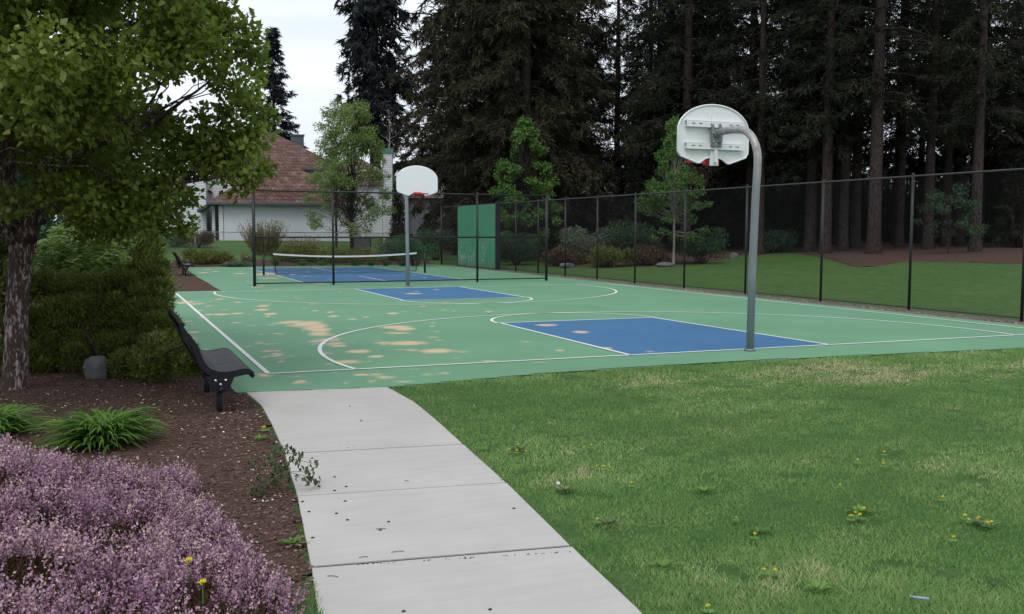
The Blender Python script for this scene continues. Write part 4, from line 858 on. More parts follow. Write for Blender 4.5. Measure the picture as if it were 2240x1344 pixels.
P = PT(1148, 55); broad_tree('bright_tree', 'bright green layered young tree behind the practice wall', P, 7.4, column_blobs(150, .7, 7.7, 2.9, .32, lambda t_: 1.05*(1-t_)**.75), 15000, .17, M['leaf_bright'], M['bark_dark'], .12, .12, Wd=.6, extra_limb=.5)
P = PT(1474, 46); broad_tree('sapling', 'young green tree with a thin pale trunk left of the near hoop', P, 6.6, column_blobs(95, 1.2, 6.7, 2.1, .27, lambda t_: min(1, .6+1.8*t_)*(1-t_)**.7), 9500, .15, M['leaf_bright'], M['bark_pale'], .055, .3, Wd=.5, extra_limb=.5)
P = PT(852, 92); b = MB(); t = empty('bare_birch', tuple(P), 0, label='bare pale branched tree above the second chimney', cat='tree')
b.tube([(0, 0, -.3), (0, 0, 5), (.1, 0, 9.5), (0, 0, 12)], [.12, .10, .06, .01], 8)
for k in range(16):
    z = rng.uniform(5.5, 11.5); a = rng.uniform(0, 2*pi); L = rng.uniform(1., 2.4)*(13-z)/6; e = np.array([cos(a)*L, sin(a)*L, z+L*.7]); q = limb_path((0, 0, z), e, .05, 4, .3); b.tube(q, [.035, .03, .02, .014, .005], 4, False)
    for j in range(5): s0 = q[rng.integers(1, 5)]; b.tube([s0, s0+rdir(1)[0]*.6+np.array([0, 0, .3])], [.01, .003], 3, False)
b.build('trunk', M['bark_pale'], t, True)
# understory tree and hanging branch right
P = PT(2075, 47.5); broad_tree('understory_tree', 'small dim green tree between the trunks near the right edge', P, 4, column_blobs(34, .5, 3.3, 1.9, .3, lambda t_: 1-.5*t_), 2200, .10, M['leaf_teal'], M['bark_dark'], .04, .2, extra_limb=.5)
P = PT(2085, 75); broad_tree('backlit_tree', 'yellow green tree high up in the bright gap of the wood', P, 20, column_blobs(40, 8., 17., 3.4, .9, lambda t_: 1-.5*t_), 4200, .3, M['leaf_bright'], M['bark_dark'], .18, .35)

# --- shrubs
def shrub(name, label, P, blobs, n, L, Wd, mat, cat='shrub', up=1., group=None, stems=6, out=.9, shell=2.4, flat=.8):
    t = empty(name, tuple(P), 0, label=label, cat=cat, group=group); sets = []; w = np.array([b[3]**2 for b in blobs]); w = w/w.sum()
    for (bx, by, bz, br), ww in zip(blobs, w):
        m = int(n*ww*rng.uniform(.6, 1.3))+6; V, F = leaf_blob((bx, by, bz), br, m, L, Wd, up=up, out=out, shell=shell, flat=flat, narrow=True)
        V = V.copy(); V[:, 2] = np.maximum(V[:, 2], .0); tt_ = rng.normal(.45, .16); sets.append((V, F, np.clip(rng.normal(tt_, .25, len(F)), 0, 1)))
    link('foliage', card_mesh('foliage', sets, mat), t); s = MB()
    for (bx, by, bz, br) in blobs[:stems*3]: s.tube(limb_path((bx*.1, by*.1, -.05), (bx, by, bz+br*.4), .05, 4, .3), [.02+.02*br, .02, .016, .01, .004], 4, False)
    s.build('stem', M['bark_dark'], t, True); return t
def mound(R, h, n, br): return [(R*sqrt(rng.uniform())*cos(a), R*sqrt(rng.uniform())*sin(a), h*rng.uniform(.3, .8), br*rng.uniform(.8, 1.2)) for a in rng.uniform(0, 2*pi, n)]
# juniper mass right of the tree trunk : clumps laid along the bed, in world space
jb = []
jp = G(300, 815)
for (u, v, d, r) in [(300, 765, 12.4, .34), (345, 770, 12., .30), (385, 790, 11.6, .24), (420, 800, 11.2, .2), (455, 800, 11.3, .15), (480, 792, 11.9, .11), (505, 797, 12., .07), (330, 805, 11.7, .24), (280, 800, 12.1, .26), (250, 765, 12.7, .32), (170, 790, 12.5, .28), (110, 780, 12.6, .32), (80, 800, 12.4, .25), (200, 740, 12.9, .36),
                     (310, 700, 12.9, .38), (350, 715, 12.5, .26), (365, 755, 12.2, .24), (300, 650, 13.3, .36), (340, 640, 13.4, .22), (330, 670, 13.2, .3), (250, 690, 13., .4), (180, 690, 13., .42), (120, 700, 12.9, .4), (80, 720, 12.8, .34), (220, 640, 13.3, .36), (150, 640, 13.3, .34), (260, 625, 13.6, .26), (330, 605, 13.8, .24), (100, 630, 13.3, .30), (360, 735, 12.4, .22), (395, 765, 12.2, .18), (290, 600, 14, .24), (345, 585, 14.2, .18)]: jb.append((*(AT(u, v, d)-jp), r*.93))
for q_ in list(jb):
    for _ in range(4):
        d_ = rdir(1)[0]; d_[2] = abs(d_[2])*.8; jb.append((*(np.array(q_[:3])+d_*q_[3]*rng.uniform(.7, 1.0)), q_[3]*rng.uniform(.25, .42)))
shrub('juniper_shrub', 'large dark olive feathery evergreen bush behind the near bench', jp, jb, 135000, .064, .20, M['juniper'], up=.7, stems=8, out=.8, shell=2.2)
# a taller dark shrub at the back of the bed
p = PT(290, 18.2); q = [(*(AT(u, v, d)-p), r) for u, v, d, r in [(280, 560, 18, .55), (300, 540, 18.2, .42), (280, 505, 18.5, .4), (290, 600, 18, .55), (320, 600, 18, .35), (260, 540, 18.8, .5), (318, 555, 18.4, .28), (305, 500, 18.6, .28), (230, 560, 19, .6), (330, 640, 17, .4)]]
shrub('tall_shrub', 'tall dark evergreen shrub behind the bright leaved bush', p, q, 9000, .2, .2, M['juniper'], up=1., stems=6)
p = PT(180, 14.5); q = [(*(AT(u, v, d)-p), r) for u, v, d, r in [(170, 560, 14.6, .36), (215, 555, 14.4, .34), (130, 550, 14.5, .3), (240, 575, 14.2, .26), (190, 590, 14.2, .3), (100, 560, 14.7, .3), (210, 520, 14.8, .3), (160, 515, 15, .3), (250, 530, 14.6, .24), (225, 605, 14, .18)]]
def maple(p, blobs, n):
    t = empty('leafy_shrub', tuple(p), 0, label='bright yellow green broad leaved bush above the dark evergreen bush', cat='shrub'); sets = []
    for bx, by, bz, br in blobs:
        m = int(n*br*br/.09); d = rdir(m); P = np.array([bx, by, bz])+d*np.array([br, br, br*.8]); Nn = unit(np.array([0, 0, 1.])+rng.normal(size=(m, 3))*.25); a = rng.uniform(0, 2*pi, m)
        D = np.stack([np.cos(a), np.sin(a), -.25+0*a], 1); V, F = cards(P, D, np.cross(D, Nn), .10*rng.uniform(.7, 1.2, m), .085*rng.uniform(.7, 1.2, m), .1); sets.append((V, F, rng.uniform(0, 1, m)))
    link('foliage', card_mesh('foliage', sets, M['leaf_maple']), t); s = MB()
    for b_ in blobs: s.tube(limb_path((0, 0, -.05), b_[:3], .05, 4, .3), [.03, .02, .016, .01, .004], 5, False)
    s.build('stem', M['bark_dark'], t, True)
maple(p, q, 320)
p = PT(-40, 12.8); q = [(*(AT(u, v, d)-p), r) for u, v, d, r in [(-10, 640, 13, .5), (-80, 680, 12.8, .5), (0, 730, 12.6, .4), (-60, 760, 12.4, .4), (-20, 560, 13.4, .5), (-140, 640, 12.8, .6), (10, 790, 12.2, .26), (-100, 560, 13, .6), (-60, 500, 13.5, .5)]]
shrub('dark_shrub', 'dark shrub at the left edge behind the tree trunk', p, q, 12000, .14, .2, M['juniper'], up=.8)
# trees closing the view at the far left
for i, (u, d, h) in enumerate(((-60, 34, 9), (90, 38, 8), (200, 44, 8.5), (255, 58, 8))):
    P = PT(u, d); broad_tree('background_tree', ['leafy tree far left, partly hidden by the trunk', 'leafy tree seen low between trunk and maple bush', 'leafy tree deep behind the bright bush', 'leafy tree behind the low fence left of the house'][i], P, h, column_blobs(34, 1., h, 2.8, .8, lambda t_: 1-.6*t_), 5200, .28, M['leaf_teal'], M['bark_dark'], .16, .15)
# beds behind the net court
def spiky(name, label, P, R, H, n, mat, wd=.02, lean=.5, cat='shrub', group=None):
    a = rng.uniform(0, 2*pi, n); r = R*.35*np.sqrt(rng.uniform(size=n)); B = np.stack([r*np.cos(a), r*np.sin(a), 0*a], 1)
    D = unit(np.stack([np.cos(a)*lean*rng.uniform(0, 1.2, n), np.sin(a)*lean*rng.uniform(0, 1.2, n), 1+0*a], 1)); L = H*rng.uniform(.55, 1.05, n)
    k = 9; sets = []; V, F = cards(B, D, rdir(n), L, wd, .1); sets.append((V, F, rng.uniform(0, .4, n)))
    s = rng.uniform(.25, 1, (n, k)); P2 = (B[:, None]+D[:, None]*(s*L[:, None])[..., None]).reshape(-1, 3); V, F = cards(P2, unit(np.repeat(D, k, 0)+rng.normal(size=P2.shape)*.7), rdir(n*k), .10*rng.uniform(.6, 1.3, n*k), .045, .2); sets.append((V, F, rng.uniform(0, 1, n*k)))
    o = link(name, card_mesh(name, sets, mat), None, tuple(P)); return meta(o, label=label, cat=cat, group=group)
spiky('twiggy_shrub', 'upright straw coloured twiggy bush in front of the white garage wall', PT(578, 58), 1.9, 2.1, 420, M['shrub_tan'], .04, .55)
spiky('twiggy_shrub', 'low straw coloured twiggy bush right of the taller upright one', PT(660, 57), 1.7, 1.2, 300, M['shrub_tan'], .04, .9)
for lab, u, d, R, h, mt in (('olive mound shrub nearest the cross fence post behind the court', 640, 52.5, 1.6, .75, 'shrub_olive'), ('olive mound shrub left of centre behind the net', 700, 52.8, 1.5, .6, 'shrub_olive'), ('wide olive mound shrub behind the middle of the net', 765, 53, 1.7, .62, 'shrub_olive'),
                            ('reddish olive mound shrub right of the far bench', 440, 50, 1.2, .6, 'shrub_olive'), ('olive mound shrub beside the reddish one', 475, 50.5, 1.1, .58, 'shrub_olive'), ('dark reddish shrub against the white wall left of the garage', 430, 63, 1.3, 1.1, 'shrub_red'),
                            ('dark hedge below the porch siding', 385, 64, 1.8, .9, 'leaf_teal'), ('grey green shrub behind the net post at right', 860, 55, 1.3, 1.2, 'shrub_grey'), ('green shrub at the corner left of the practice wall', 905, 50, 1.4, 1.6, 'leaf_teal'), ('dark green shrub behind the corner of the side fence', 955, 56, 1.4, 2., 'leaf_teal')):
    shrub('mound_shrub', lab, PT(u, d), mound(R*.7, h, 14, R*.34), 3600, .13, .3, M[mt], up=1.2, flat=.7)
shrub('cypress_shrub', 'dark narrow evergreen behind the far pole', PT(872, 60), [(0, 0, z, .55*(1-z/5.5)+.15) for z in np.linspace(.4, 4.2, 9)], 6000, .22, .2, M['needle_dark'], up=1.2)
spiky('pale_groundcover', 'pale silvery low plants on the bed edge left of the cross fence', PT(520, 48.6), 1.8, .28, 420, M['shrub_grey'], .03, 1.6)
spiky('pale_groundcover', 'pale flowering clump close to the cross fence corner post', PT(541, 50), .5, .55, 120, M['shrub_tan'], .03, .7)
spiky('dry_clump', 'small dry tan clump just behind the far bench', PT(396, 47), .4, .45, 90, M['shrub_tan'], .03, .7)
for i, (u, v) in enumerate(((600, 575), (660, 577), (700, 575), (775, 576), (810, 576), (845, 576), (880, 576), (455, 580))):
    P = PT(u, 50.0); spiky('young_plant', 'small green plant in the mulch row behind the net court', P, .25, .28, 26, M['leaf_bright'], .02, .9, cat='plant', group='young plants in the mulch behind the net court')
# beds beyond the side fence
for lab, u, d, R, h, mt in (('grey green shrub right of the cross fence end, in front of the shed', 1275, 50, 1.7, 2.0, 'shrub_grey'), ('low green mound shrub near the sapling', 1337, 46, 1.2, .8, 'shrub_olive'), ('dark blue green shrub behind the mound shrub', 1385, 50, 1.9, 2.0, 'leaf_teal'), ('low reddish shrub left of the sapling trunk', 1412, 46.5, 1.2, .75, 'shrub_red'),
                            ('round green shrub right of the sapling trunk', 1535, 46.5, 1.5, 1.6, 'leaf_teal'), ('reddish low shrub seen through the cross fence end', 1240, 48.5, 1.3, .6, 'shrub_red'), ('green shrub behind the practice wall right end', 1130, 51, 1.6, 1.6, 'leaf_teal'), ('dim shrub under the wood right of the curved pole', 1690, 56, 1.5, 1.2, 'leaf_teal')):
    shrub('mound_shrub', lab, PT(u, d), mound(R*.7, h, 16, R*.36), 4200, .15, .35, M[mt], up=1.2, flat=.75)
def rock(label, P, r, sq, seed):
    old = np.random.default_rng(seed); b = MB().ball((0, 0, 0), 1, 18, 12); V = np.array(b.v); k = old.normal(size=(9, 3)); k = unit(k)
    for q in k: dd = V@q; lim = old.uniform(.62, .85); V = V-np.outer(np.maximum(dd-lim, 0), q)
    V = V*r*np.array(sq); V[:, 2] += r*sq[2]*.55; b.v = [tuple(v) for v in V]; o = b.build('boulder', M['rock_grey'], None, False, .006, tuple(P)); meta(o, label=label, cat='boulder'); return o
rock('grey boulder half buried under the dark evergreen bush', G(212, 826)-np.array([0, 0, .07]), .25, (.66, .5, .95), 3)
rock('pale boulder in the bed beyond the side fence, left of the sapling', PT(1240, 46.5), .36, (1.2, .8, .5), 4); rock('low boulder near the sapling trunk', PT(1455, 45.), .35, (1.4, .8, .4), 5); rock('boulder at the wood edge right of the round green shrub', PT(1606, 51), .28, (1., .8, .7), 6)
rock('pale flat stone on the bed behind the far bench', PT(505, 49), .35, (1.8, .8, .35), 7)

# --- daylilies
def lily(label, P, R, n):
    sets = []; k = 7; a = rng.uniform(0, 2*pi, n); L = R*rng.uniform(.75, 1.25, n); el = rng.uniform(.45, 1.35, n); r0 = R*.28*np.sqrt(rng.uniform(size=n)); aa = rng.uniform(0, 2*pi, n)
    B = np.stack([r0*np.cos(aa), r0*np.sin(aa), 0*a-.01], 1); d = np.stack([np.cos(a), np.sin(a)], 1); S = np.stack([-d[:, 1], d[:, 0], 0*a], 1)+rng.normal(size=(n, 3))*.25; wmax = rng.uniform(.010, .017, n)
    V = np.empty((n, k, 2, 3))
    for i in range(k):
        s = i/(k-1); th = el-(el+.35)*s**1.5*.95; 
        if i == 0: p = B.copy()
        else: p = p+np.concatenate([d*np.cos(th)[:, None], np.sin(th)[:, None]], 1)*(L/(k-1))[:, None]
        w = (wmax*(1-s**2.5)*(.7+.6*s*(1-s)*2)+.001)[:, None]; V[:, i, 0] = p+S*w; V[:, i, 1] = p-S*w
    V[..., 2] = np.maximum(V[..., 2], .004)
    F = []; base = np.arange(n)[:, None]*k*2
    for i in range(k-1): F.append(base+np.array([[2*i, 2*i+1, 2*i+3, 2*i+2]]))
    F = np.concatenate(F); o = link('daylily_clump', mesh_np('daylily_clump', V.reshape(-1, 3), F, 4, M['leaf_lily'], {'tint': ('FACE', np.tile(rng.uniform(0, 1, n), k-1))}), None, tuple(P)); return meta(o, label=label, cat='plant', group='strappy green plants in the mulch')
P = G(225, 970); lily('full clump of long strappy green leaves behind the purple heather', (P[0], P[1], -.02), .50, 620)
P = G(-25, 950); lily('strappy green clump cut off by the left edge beside the tree', (P[0], P[1], -.02), .48, 420)

# --- heather
def gp(u, v, z): return tuple(G(u, v, z)[:2])
hpoly = [gp(-300, 880, .5), gp(-60, 880, .5), gp(20, 905, .46), gp(85, 960, .38), gp(160, 985, .34), gp(300, 985, .32), (G(395, 1030)[0], G(395, 1030)[1]), gp(470, 1090, .15), gp(545, 1180, .1), gp(600, 1240, .05), gp(640, 1320, .02), gp(655, 1420, .0), gp(610, 1700, 0), gp(100, 1900, .0), gp(-500, 1700, .2)]
hx0, hy0 = np.min(hpoly, 0); hx1, hy1 = np.max(hpoly, 0)
def hh(X, Y):
    ins = inpoly(X, Y, hpoly); d = dist_poly(X, Y, hpoly)*ins; h = (.31+.20*np.clip((-8.5-X)/.8, 0, 1)+.06*wob(X, Y, 2, 77))*(1-np.exp(-d/.26))+.05*wob(X, Y, 3, 2)*np.minimum(1, d/.3)+.045*wob(X, Y, 9, 4)*np.minimum(1, d/.2); return np.maximum(h, 0)*ins
n = 15000; X = rng.uniform(hx0, hx1, n*2); Y = rng.uniform(hy0, hy1, n*2); ok = inpoly(X, Y, hpoly); X, Y = X[ok][:n], Y[ok][:n]
keep = (wob(X, Y, 8, 12)+.6*wob(X, Y, 16, 13)+rng.normal(size=len(X))*.14) > -.06; Hh = hh(X, Y)
Xb, Yb, Hb = X[keep], Y[keep], Hh[keep]; m = len(Xb); ex = (hh(Xb+.06, Yb)-hh(Xb-.06, Yb))/.12; ey = (hh(Xb, Yb+.06)-hh(Xb, Yb-.06))/.12
D = unit(np.stack([-ex*.5+.55*wob(Xb, Yb, 9, 51)+rng.normal(size=m)*.25, -ey*.5+.55*wob(Xb, Yb, 9, 52)+rng.normal(size=m)*.25, .9+0*ex], 1)); L = rng.uniform(.05, .17, m); B = np.stack([Xb, Yb, Hb-.05-.02], 1); sets = []
k = 13; s = (np.arange(k)+.5)/k*.85+.15; P2 = (B[:, None]+D[:, None]*(s[None]*L[:, None])[..., None]+rng.normal(size=(m, k, 3))*.0045).reshape(-1, 3)
dd = unit(np.repeat(D, k, 0)*.6+rdir(m*k)); V, F = cards(P2, dd, rdir(m*k), rng.uniform(.011, .019, m*k), .0105, .25); tint = np.clip(np.repeat(rng.normal(.48, .28, m)+.35*wob(Xb, Yb, 4, 9), k)+rng.normal(size=m*k)*.07+np.tile((s-.6)*.55, m), 0, 1); sets.append((V, F, tint))
ho = empty('heather_bed', (0, 0, 0), label='sprawling mass of pink purple flowering heather filling the lower left corner', cat='heather', kind='stuff')
link('blossom', card_mesh('blossom', sets, M['heather_bloom']), ho)['kind'] = 'stuff'
sets = []; V, F = cards(B-D*.12, D, rdir(m), L+.14, .006, .1); sets.append((V, F, rng.uniform(.2, 1, m)))
n2 = 60000; X = rng.uniform(hx0, hx1, n2*2); Y = rng.uniform(hy0, hy1, n2*2); ok = inpoly(X, Y, hpoly); X, Y = X[ok][:n2], Y[ok][:n2]; Hh = hh(X, Y); z = Hh*rng.uniform(.3, 1.02, len(X))-.03
V, F = cards(np.stack([X, Y, z], 1), unit(rng.normal(size=(len(X), 3))*.5+np.array([0, 0, .8])), rdir(len(X)), rng.uniform(.03, .06, len(X)), .007, .2); sets.append((V, F, rng.uniform(0, 1, len(X))))
link('leafage', card_mesh('leafage', sets, M['heather_leaf']), ho)['kind'] = 'stuff'
gsx = grid_sheet('under_growth', np.arange(hx0, hx1, .05), np.arange(hy0, hy1, .05), lambda X, Y: hh(X, Y)*.62-.03, M['soil'], parent=ho, mask=lambda X, Y: inpoly(X, Y, hpoly)); gsx['kind'] = 'stuff'

# --- grass blades on the near lawn
n = 430000; d = 4.2+15*rng.uniform(size=n)**1.55; uu = rng.uniform(380, 2330, n); px = (uu-1120)/FP
X = CAM[0]+d*(FH[0]*1.0+RT[0]*px); Y = CAM[1]+d*(FH[1]+RT[1]*px)
xr = np.interp(-Y, [-y for _, y in PATH_R], [x for x, _ in PATH_R]); cpoly = np.array(COURT)
ok = (X > xr+.005+.02*rng.normal(size=n)) & ~inpoly(X, Y+.03+.03*rng.normal(size=n), COURT) & (X < 9.5) & (Y < 1.5); ok &= (wob(X, Y, 5, 61)+.6*wob(X, Y, 13, 62)+rng.normal(size=n)*.15) > -.42; X, Y, d = X[ok], Y[ok], d[ok]; n = len(X)
tall = .026+.014*wob(X, Y, 2.2, 31)+.012*wob(X, Y, 6, 32)+.03*np.exp(-np.abs(Y+1.6)/.25)+.012*rng.uniform(size=n); L = np.clip(tall*rng.uniform(.7, 1.4, n), .015, .09); a = rng.uniform(0, 2*pi, n)
B = np.stack([X, Y, T(X, Y)-.002], 1); D = unit(np.stack([np.cos(a)*.65, np.sin(a)*.65, rng.uniform(.5, 1.3, n)], 1)); wd = .0016+.00032*d
V, F = cards(B, D, rdir(n), L, wd, .1, .35); dry = np.clip(.40+.50*wob(X, Y, 1.1, 41)+.42*wob(X, Y, 3.3, 42)+.3*wob(X, Y, 9, 43)+rng.normal(size=n)*.17, 0, 1)
strip_dry = np.exp(-((Y+2.6+.1*X)/1.0)**2)*np.clip((X+4)/3, 0, 1)*.62; dry = np.clip(dry+strip_dry, 0, 1)
o = link('lawn_grass', mesh_np('lawn_grass', V, F, 4, M['grass_blade'], {'tint': ('FACE', dry)})); meta(o, label='short mown grass blades on the near lawn right of the path', cat='grass', kind='stuff')
n = 6000; P3 = G(655, 1325); X = P3[0]+rng.normal(size=n)*.09-.05; Y = P3[1]+rng.normal(size=n)*.16-.05; ok = X < np.interp(-Y, [-y for _, y in PATH_L], [x for x, _ in PATH_L])-.005; X, Y = X[ok], Y[ok]; n = len(X)
V, F = cards(np.stack([X, Y, 0*X-.02], 1), unit(rng.normal(size=(n, 3))*.5+np.array([0, 0, .8])), rdir(n), rng.uniform(.03, .07, n), .004, .1); o = link('grass_tuft', mesh_np('grass_tuft', V, F, 4, M['grass_blade'], {'tint': ('FACE', rng.uniform(0, .7, n))})); meta(o, label='tuft of grass between the heather and the path edge', cat='grass')
# mulch chips, gravel, litter
def chips(name, X, Y, Z, lo, hi, asp, mat, label, cat):
    n = len(X); a = rng.uniform(0, 2*pi, n); D = unit(np.stack([np.cos(a), np.sin(a), rng.normal(size=n)*.25], 1)); S = unit(np.stack([-np.sin(a), np.cos(a), rng.normal(size=n)*.35], 1)); L = rng.uniform(lo, hi, n)
    V, F = cards(np.stack([X, Y, Z], 1), D, S, L, L*asp*rng.uniform(.6, 1.4, n), .12, .5); return meta(link(name, mesh_np(name, V, F, 4, mat, {'tint': ('FACE', rng.uniform(0, 1, n))})), label=label, cat=cat, kind='stuff')
M['chip'] = m_leaf('bark_chip', (.055, .032, .026), (.19, .12, .10), (.40, .32, .28), 0, .9, .1, 6)
M['stone'] = m_leaf('gravel_stone', (.10, .075, .065), (.30, .25, .22), (.5, .47, .44), 0, .9, .1, 6)
n = 26000; Y = -1-13*rng.uniform(size=n)**.0+rng.uniform(0, 15, n)**1.0; Y = rng.uniform(-9.5, 3., n); xl = np.interp(-Y, [-y for _, y in PATH_L], [x for x, _ in PATH_L]); X = xl-.02-3.4*rng.uniform(size=n)**1.3; ok = (Y < -1.3) | (X < -7.45); X, Y = X[ok], Y[ok]
chips('mulch_chips', X, Y, T(X, Y)+.012+.014*wob(X, Y, 4, 5)+.0084*wob(X, Y, 14, 8)+.006, .012, .045, .45, M['chip'], 'loose bark chips strewn over the near mulch bed', 'mulch')
chips('gravel_stones', gP[:, 0], gP[:, 1], gP[:, 2]+.004, .02, .05, .8, M['stone'], 'small stones in the strip below the side fence', 'gravel')
n = 170; Y = rng.uniform(-7.5, -.5, n); xl = np.interp(-Y, [-y for _, y in PATH_L], [x for x, _ in PATH_L]); X = xl-.05-2.2*rng.uniform(size=n); chips('fallen_petals', X, Y, 0*X+.012, .012, .028, .8, M['petal_white'], 'white fallen petals scattered on the near mulch bed', 'petals')
tw = MB()
for u, v, L, a in ((870, 1208, .07, .1), (795, 1220, .05, .1), (833, 1158, .06, .2), (1008, 1012, 0, 0), (890, 1053, .04, 1.), (728, 1262, .06, .6), (1220, 957, 0, 0), (960, 1340, 0, 0)):
    if L: p = G(u, v, .004); tw.tube([p+np.array([-cos(a)*L/2, sin(a)*L/2, .002]), p+np.array([0, .004, .004]), p+np.array([cos(a)*L/2, -sin(a)*L/2, .002])], .0018, 4)
for u, v in ((683, 1003), (686, 1035), (732, 1044), (732, 1074), (790, 921), (765, 889), (757, 1065), (662, 1098), (736, 1124), (760, 1138), (684, 1177), (832, 1160), (883, 1338), (1072, 1334), (1124, 1113), (755, 1097), (850, 1142), (676, 1120)):
    p = G(u, v, .004); tw.ball((p[0], p[1], .006), .007, 6, 4, (1.6, 1, .7))
meta(tw.build('path_litter', M['debris_dark']), label='tiny dark twigs and seed bits scattered on the concrete path', cat='litter', kind='stuff')
jt = MB()
for u0, v0, u1, v1, k in ((690, 1241, 1250, 1207, 46), (632, 984, 800, 977, 8)):
    for i in range(k): s = rng.uniform(); p = G(u0+(u1-u0)*s, v0+(v1-v0)*s, .002); jt.ball((p[0], p[1]+rng.normal()*.006, .003), rng.uniform(.002, .005), 5, 3, (1.6, 1, .5))
meta(jt.build('joint_dirt', M['debris_dark']), label='dirt crumbs gathered in the open joint of the path', cat='litter', kind='stuff')
sk = MB()
for u, v, L, a in ((480, 1000, .3, .3), (520, 1010, .2, -.2), (455, 1065, .35, .1), (560, 1075, .3, .15), (630, 1145, .25, .9), (560, 1190, .2, -.9), (510, 930, .12, .2), (600, 1130, .3, .4)):
    p = G(u, v, .01); sk.tube([p+np.array([-cos(a)*L/2, sin(a)*L/2, .01]), p+np.array([.02, .02, .025]), p+np.array([cos(a)*L/2, -sin(a)*L/2, .01])], [.004, .005, .002], 5)
meta(sk.build('fallen_twigs', M['bark_broad']), label='dry fallen twigs lying on the mulch near the path', cat='twigs', kind='stuff')
# wilted uprooted weed over the path edge
P = G(655, 1070, .0); t = empty('wilted_weed', tuple(P), 0, label='uprooted wilted leafy weed drooping over the left path edge', cat='weed'); b = MB(); sets = []
for (x, y, z) in ((-.28, -.12, .03), (-.16, .16, .17), (-.02, .26, .24), (.10, .05, .16), (.06, -.05, .09), (-.16, -.02, .08), (-.08, .07, .15), (.02, .14, .2), (.12, -.04, .05)):
    q = limb_path((-.34, -.10, .01), (x, y, z), .25, 4, .15); b.tube(q, [.003, .003, .0025, .002, .0015], 5); n = 26; i = rng.integers(2, 5, n); B = np.array(q)[i]+rng.normal(size=(n, 3))*.025; B[:, 2] = np.maximum(B[:, 2], .02)
    V, F = cards(B, unit(rng.normal(size=(n, 3))*.4+np.array([0, 0, -1.])), rdir(n), rng.uniform(.03, .055, n), .026, .4); V[:, 2] = np.maximum(V[:, 2], .008); sets.append((V, F, rng.uniform(0, 1, n)))
b.build('stem', M['bark_broad'], t, True); link('leaves', card_mesh('leaves', sets, M['wilt_leaf']), t)
# dandelions
DF = None
def flower_mesh():
    sets = []; n = 46; a = rng.uniform(0, 2*pi, n); el = rng.uniform(.1, 1.4, n); D = np.stack([np.cos(a)*np.cos(el), np.sin(a)*np.cos(el), np.sin(el)], 1); V, F = cards(np.zeros((n, 3)), D, rdir(n), .019, .007, .1); return card_mesh('flower_head', [(V, F, rng.uniform(0, 1, n))], M['dandelion_yellow'])
fm_ = flower_mesh(); st_ = MB().tube([(0, 0, -.04), (.002, 0, -.02), (0, 0, 0)], .0022, 5).mesh('stem', M['stem_green'])
n = 9; a = np.linspace(0, 2*pi, n, False); V, F = cards(np.tile([0, 0, -.035], (n, 1)), np.stack([np.cos(a), np.sin(a), .3+0*a], 1), np.stack([-np.sin(a), np.cos(a), 0*a], 1), .055, .016, .15); lf_ = card_mesh('leaf_rosette', [(V, F, rng.uniform(0, .5, n))], M['grass_blade'])
dpx = [(315, 238), (470, 375), (440, 393), (465, 396), (497, 400), (700, 385), (725, 378), (745, 450), (770, 452), (792, 456), (418, 485), (1640, 75), (1662, 74), (1750, 402), (1658, 430), (1748, 442), (1595, 517), (1233, 632), (748, 637), (1680, 600), (1650, 615), (1635, 626), (1665, 622), (2033, 625), (2047, 638), (2082, 633), (2113, 650), (2126, 647), (1993, 700), (1297, 690), (1330, 815), (1368, 817), (1135, 943), (865, 510), (1955, 560), (1100, 215)]
for cx_, cy_ in dpx:
    p = G(840+cx_*.625, 740+cy_*.625, .025); r = empty('dandelion', (p[0], p[1], .03), rng.uniform(0, 6), label='small yellow dandelion flower in the near lawn', cat='flower', group='dandelions dotting the near lawn'); s_ = rng.uniform(.5, .85); r.scale = (s_, s_, s_)
    link('flower_head', fm_, r); link('stem', st_, r); link('leaf_rosette', lf_, r)
for (u, v, z, lab) in ((412, 1228, .36, 'yellow dandelion head poking out of the heather, upper one'), (443, 1276, .33, 'yellow dandelion head in the heather, lower one'), (577, 936, .03, 'yellow dandelion at the left edge of the path near the bench')):
    p = G(u, v, z); r = empty('dandelion', tuple(p), 1., label=lab, cat='flower'); r.scale = (1.25, 1.25, 1); link('flower_head', fm_, r); link('stem', MB().tube([(0, 0, -.9*z-.01), (0, 0, 0)], .002, 5).mesh('stem', M['stem_green']), r)
    if z < .1: link('leaf_rosette', lf_, r)
for i, (u, v) in enumerate(((1221, 1055), (2173, 1275), (1688, 1151))):
    p = G(u, v, .03); b = MB().ball((0, 0, .02), (.013, .011, .008)[i], 10, 6); o = b.build('seed_head', M['shrub_grey'] if i else M['petal_white'], None, True, 0, (p[0], p[1], .0)); meta(o, label=['white round seed head in the grass closest to the path', 'white round seed head low at the right corner of the lawn', 'small white seed head in the middle of the lawn'][i], cat='flower'); MB().tube([(0, 0, -.05), (0, 0, .01)], .002, 5).build('stem', M['stem_green'], o)
# low weeds in the lawn
for i, (u, v) in enumerate(((1235, 1072), (1060, 985), (1660, 1165), (2150, 1148), (1540, 1075), (1450, 1240), (1130, 985), (1880, 1120), (1790, 1290), (1330, 1145), (640, 1190), (570, 960))):
    p = G(u, v, 0); n = 34; a = rng.uniform(0, 2*pi, n); r0 = rng.uniform(0, .05, n); V, F = cards(np.stack([r0*np.cos(a), r0*np.sin(a), 0*a], 1), np.stack([np.cos(a), np.sin(a), rng.uniform(.1, .6, n)], 1), np.stack([-np.sin(a), np.cos(a), 0*a], 1), rng.uniform(.03, .07, n), .02, .15)
    o = link('broadleaf_weed', card_mesh('broadleaf_weed', [(V, F, rng.uniform(0, 1, n))], M['leaf_lily' if i % 3 else 'wilt_leaf']), None, (p[0], p[1], .0)); meta(o, label='low broad leaved weed growing flat on the ground', cat='weed', group='low flat weeds in lawn and bed')
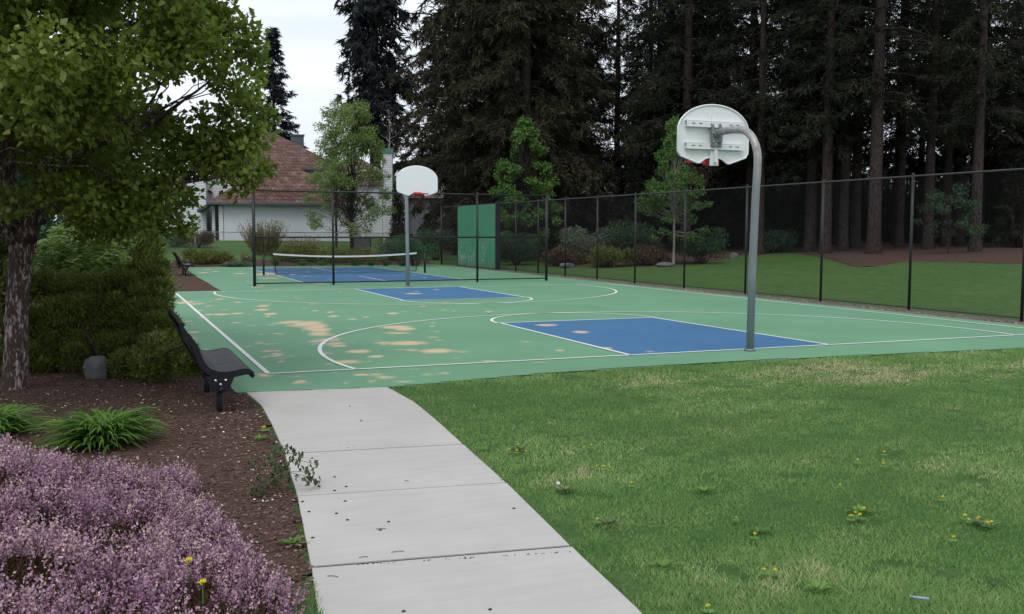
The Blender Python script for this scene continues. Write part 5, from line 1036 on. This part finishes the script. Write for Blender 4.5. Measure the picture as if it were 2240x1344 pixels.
p = G(2010, 1308, .03); o = empty('marker_pen', tuple(p), 2.4, label='small pale blue pen lying in the grass at lower right', cat='pen'); MB().tube([(-.045, 0, 0), (.03, 0, 0)], .007, 10).build('barrel', M['pen_blue'], o, True); MB().tube([(.03, 0, 0), (.045, 0, 0)], .0078, 10).build('cap', M['post_grey'], o, True)

# ------------------------------------------------------------------ light, sky, camera
SUN_EL, SUN_AZ = 55., 215.     # azimuth clockwise from +Y
w = bpy.data.worlds.new('World'); SC.world = w; w.use_nodes = True; nt = w.node_tree; nt.nodes.clear(); out = nt.nodes.new('ShaderNodeOutputWorld'); bg = nt.nodes.new('ShaderNodeBackground')
sky = nt.nodes.new('ShaderNodeTexSky'); sky.sky_type = 'NISHITA'; sky.sun_disc = False; sky.sun_elevation = R_(SUN_EL); sky.sun_rotation = R_(SUN_AZ); sky.air_density = 1.2; sky.dust_density = 3.
tc = nt.nodes.new('ShaderNodeTexCoord'); mp = nt.nodes.new('ShaderNodeMapping'); mp.inputs['Scale'].default_value = (1.2, 1.2, 5.); nt.links.new(tc.outputs['Generated'], mp.inputs[0])
c1 = noise(nt, mp.outputs[0], 2.2, 6, .55)
cloud = mixc(nt, c1, (7.0, 7.7, 8.6), (9.2, 9.6, 10.2)); fac = maprange(nt, c1, .25, .55, .62, .97)
nt.links.new(mixc(nt, fac, sky.outputs[0], cloud), bg.inputs[0]); bg.inputs[1].default_value = .1; nt.links.new(bg.outputs[0], out.inputs[0])
sl = bpy.data.lights.new('sun', 'SUN'); sl.energy = 1.0; sl.angle = R_(25); sl.color = (1, .97, .92); so = bpy.data.objects.new('sun', sl); COL.objects.link(so)
so.rotation_euler = (R_(90-SUN_EL), 0, R_(180-SUN_AZ))
cd = bpy.data.cameras.new('camera'); cd.sensor_width = 36; cd.sensor_fit = 'HORIZONTAL'; cd.lens = 36*FP/2240; cd.clip_start = .1; cd.clip_end = 2000; co = bpy.data.objects.new('camera', cd); COL.objects.link(co); SC.camera = co
from mathutils import Matrix
B_ = -FW; co.matrix_world = Matrix(((RX[0], UX[0], B_[0], CAM[0]), (RX[1], UX[1], B_[1], CAM[1]), (RX[2], UX[2], B_[2], CAM[2]), (0, 0, 0, 1)))
SC.view_settings.view_transform = 'Standard'; SC.view_settings.look = 'None'; SC.view_settings.exposure = .3; SC.view_settings.gamma = 1
SC.render.engine = 'CYCLES'; SC.cycles.max_bounces = 6; SC.cycles.diffuse_bounces = 3; SC.cycles.transparent_max_bounces = 4; SC.cycles.use_denoising = True; SC.cycles.sample_clamp_indirect = 4
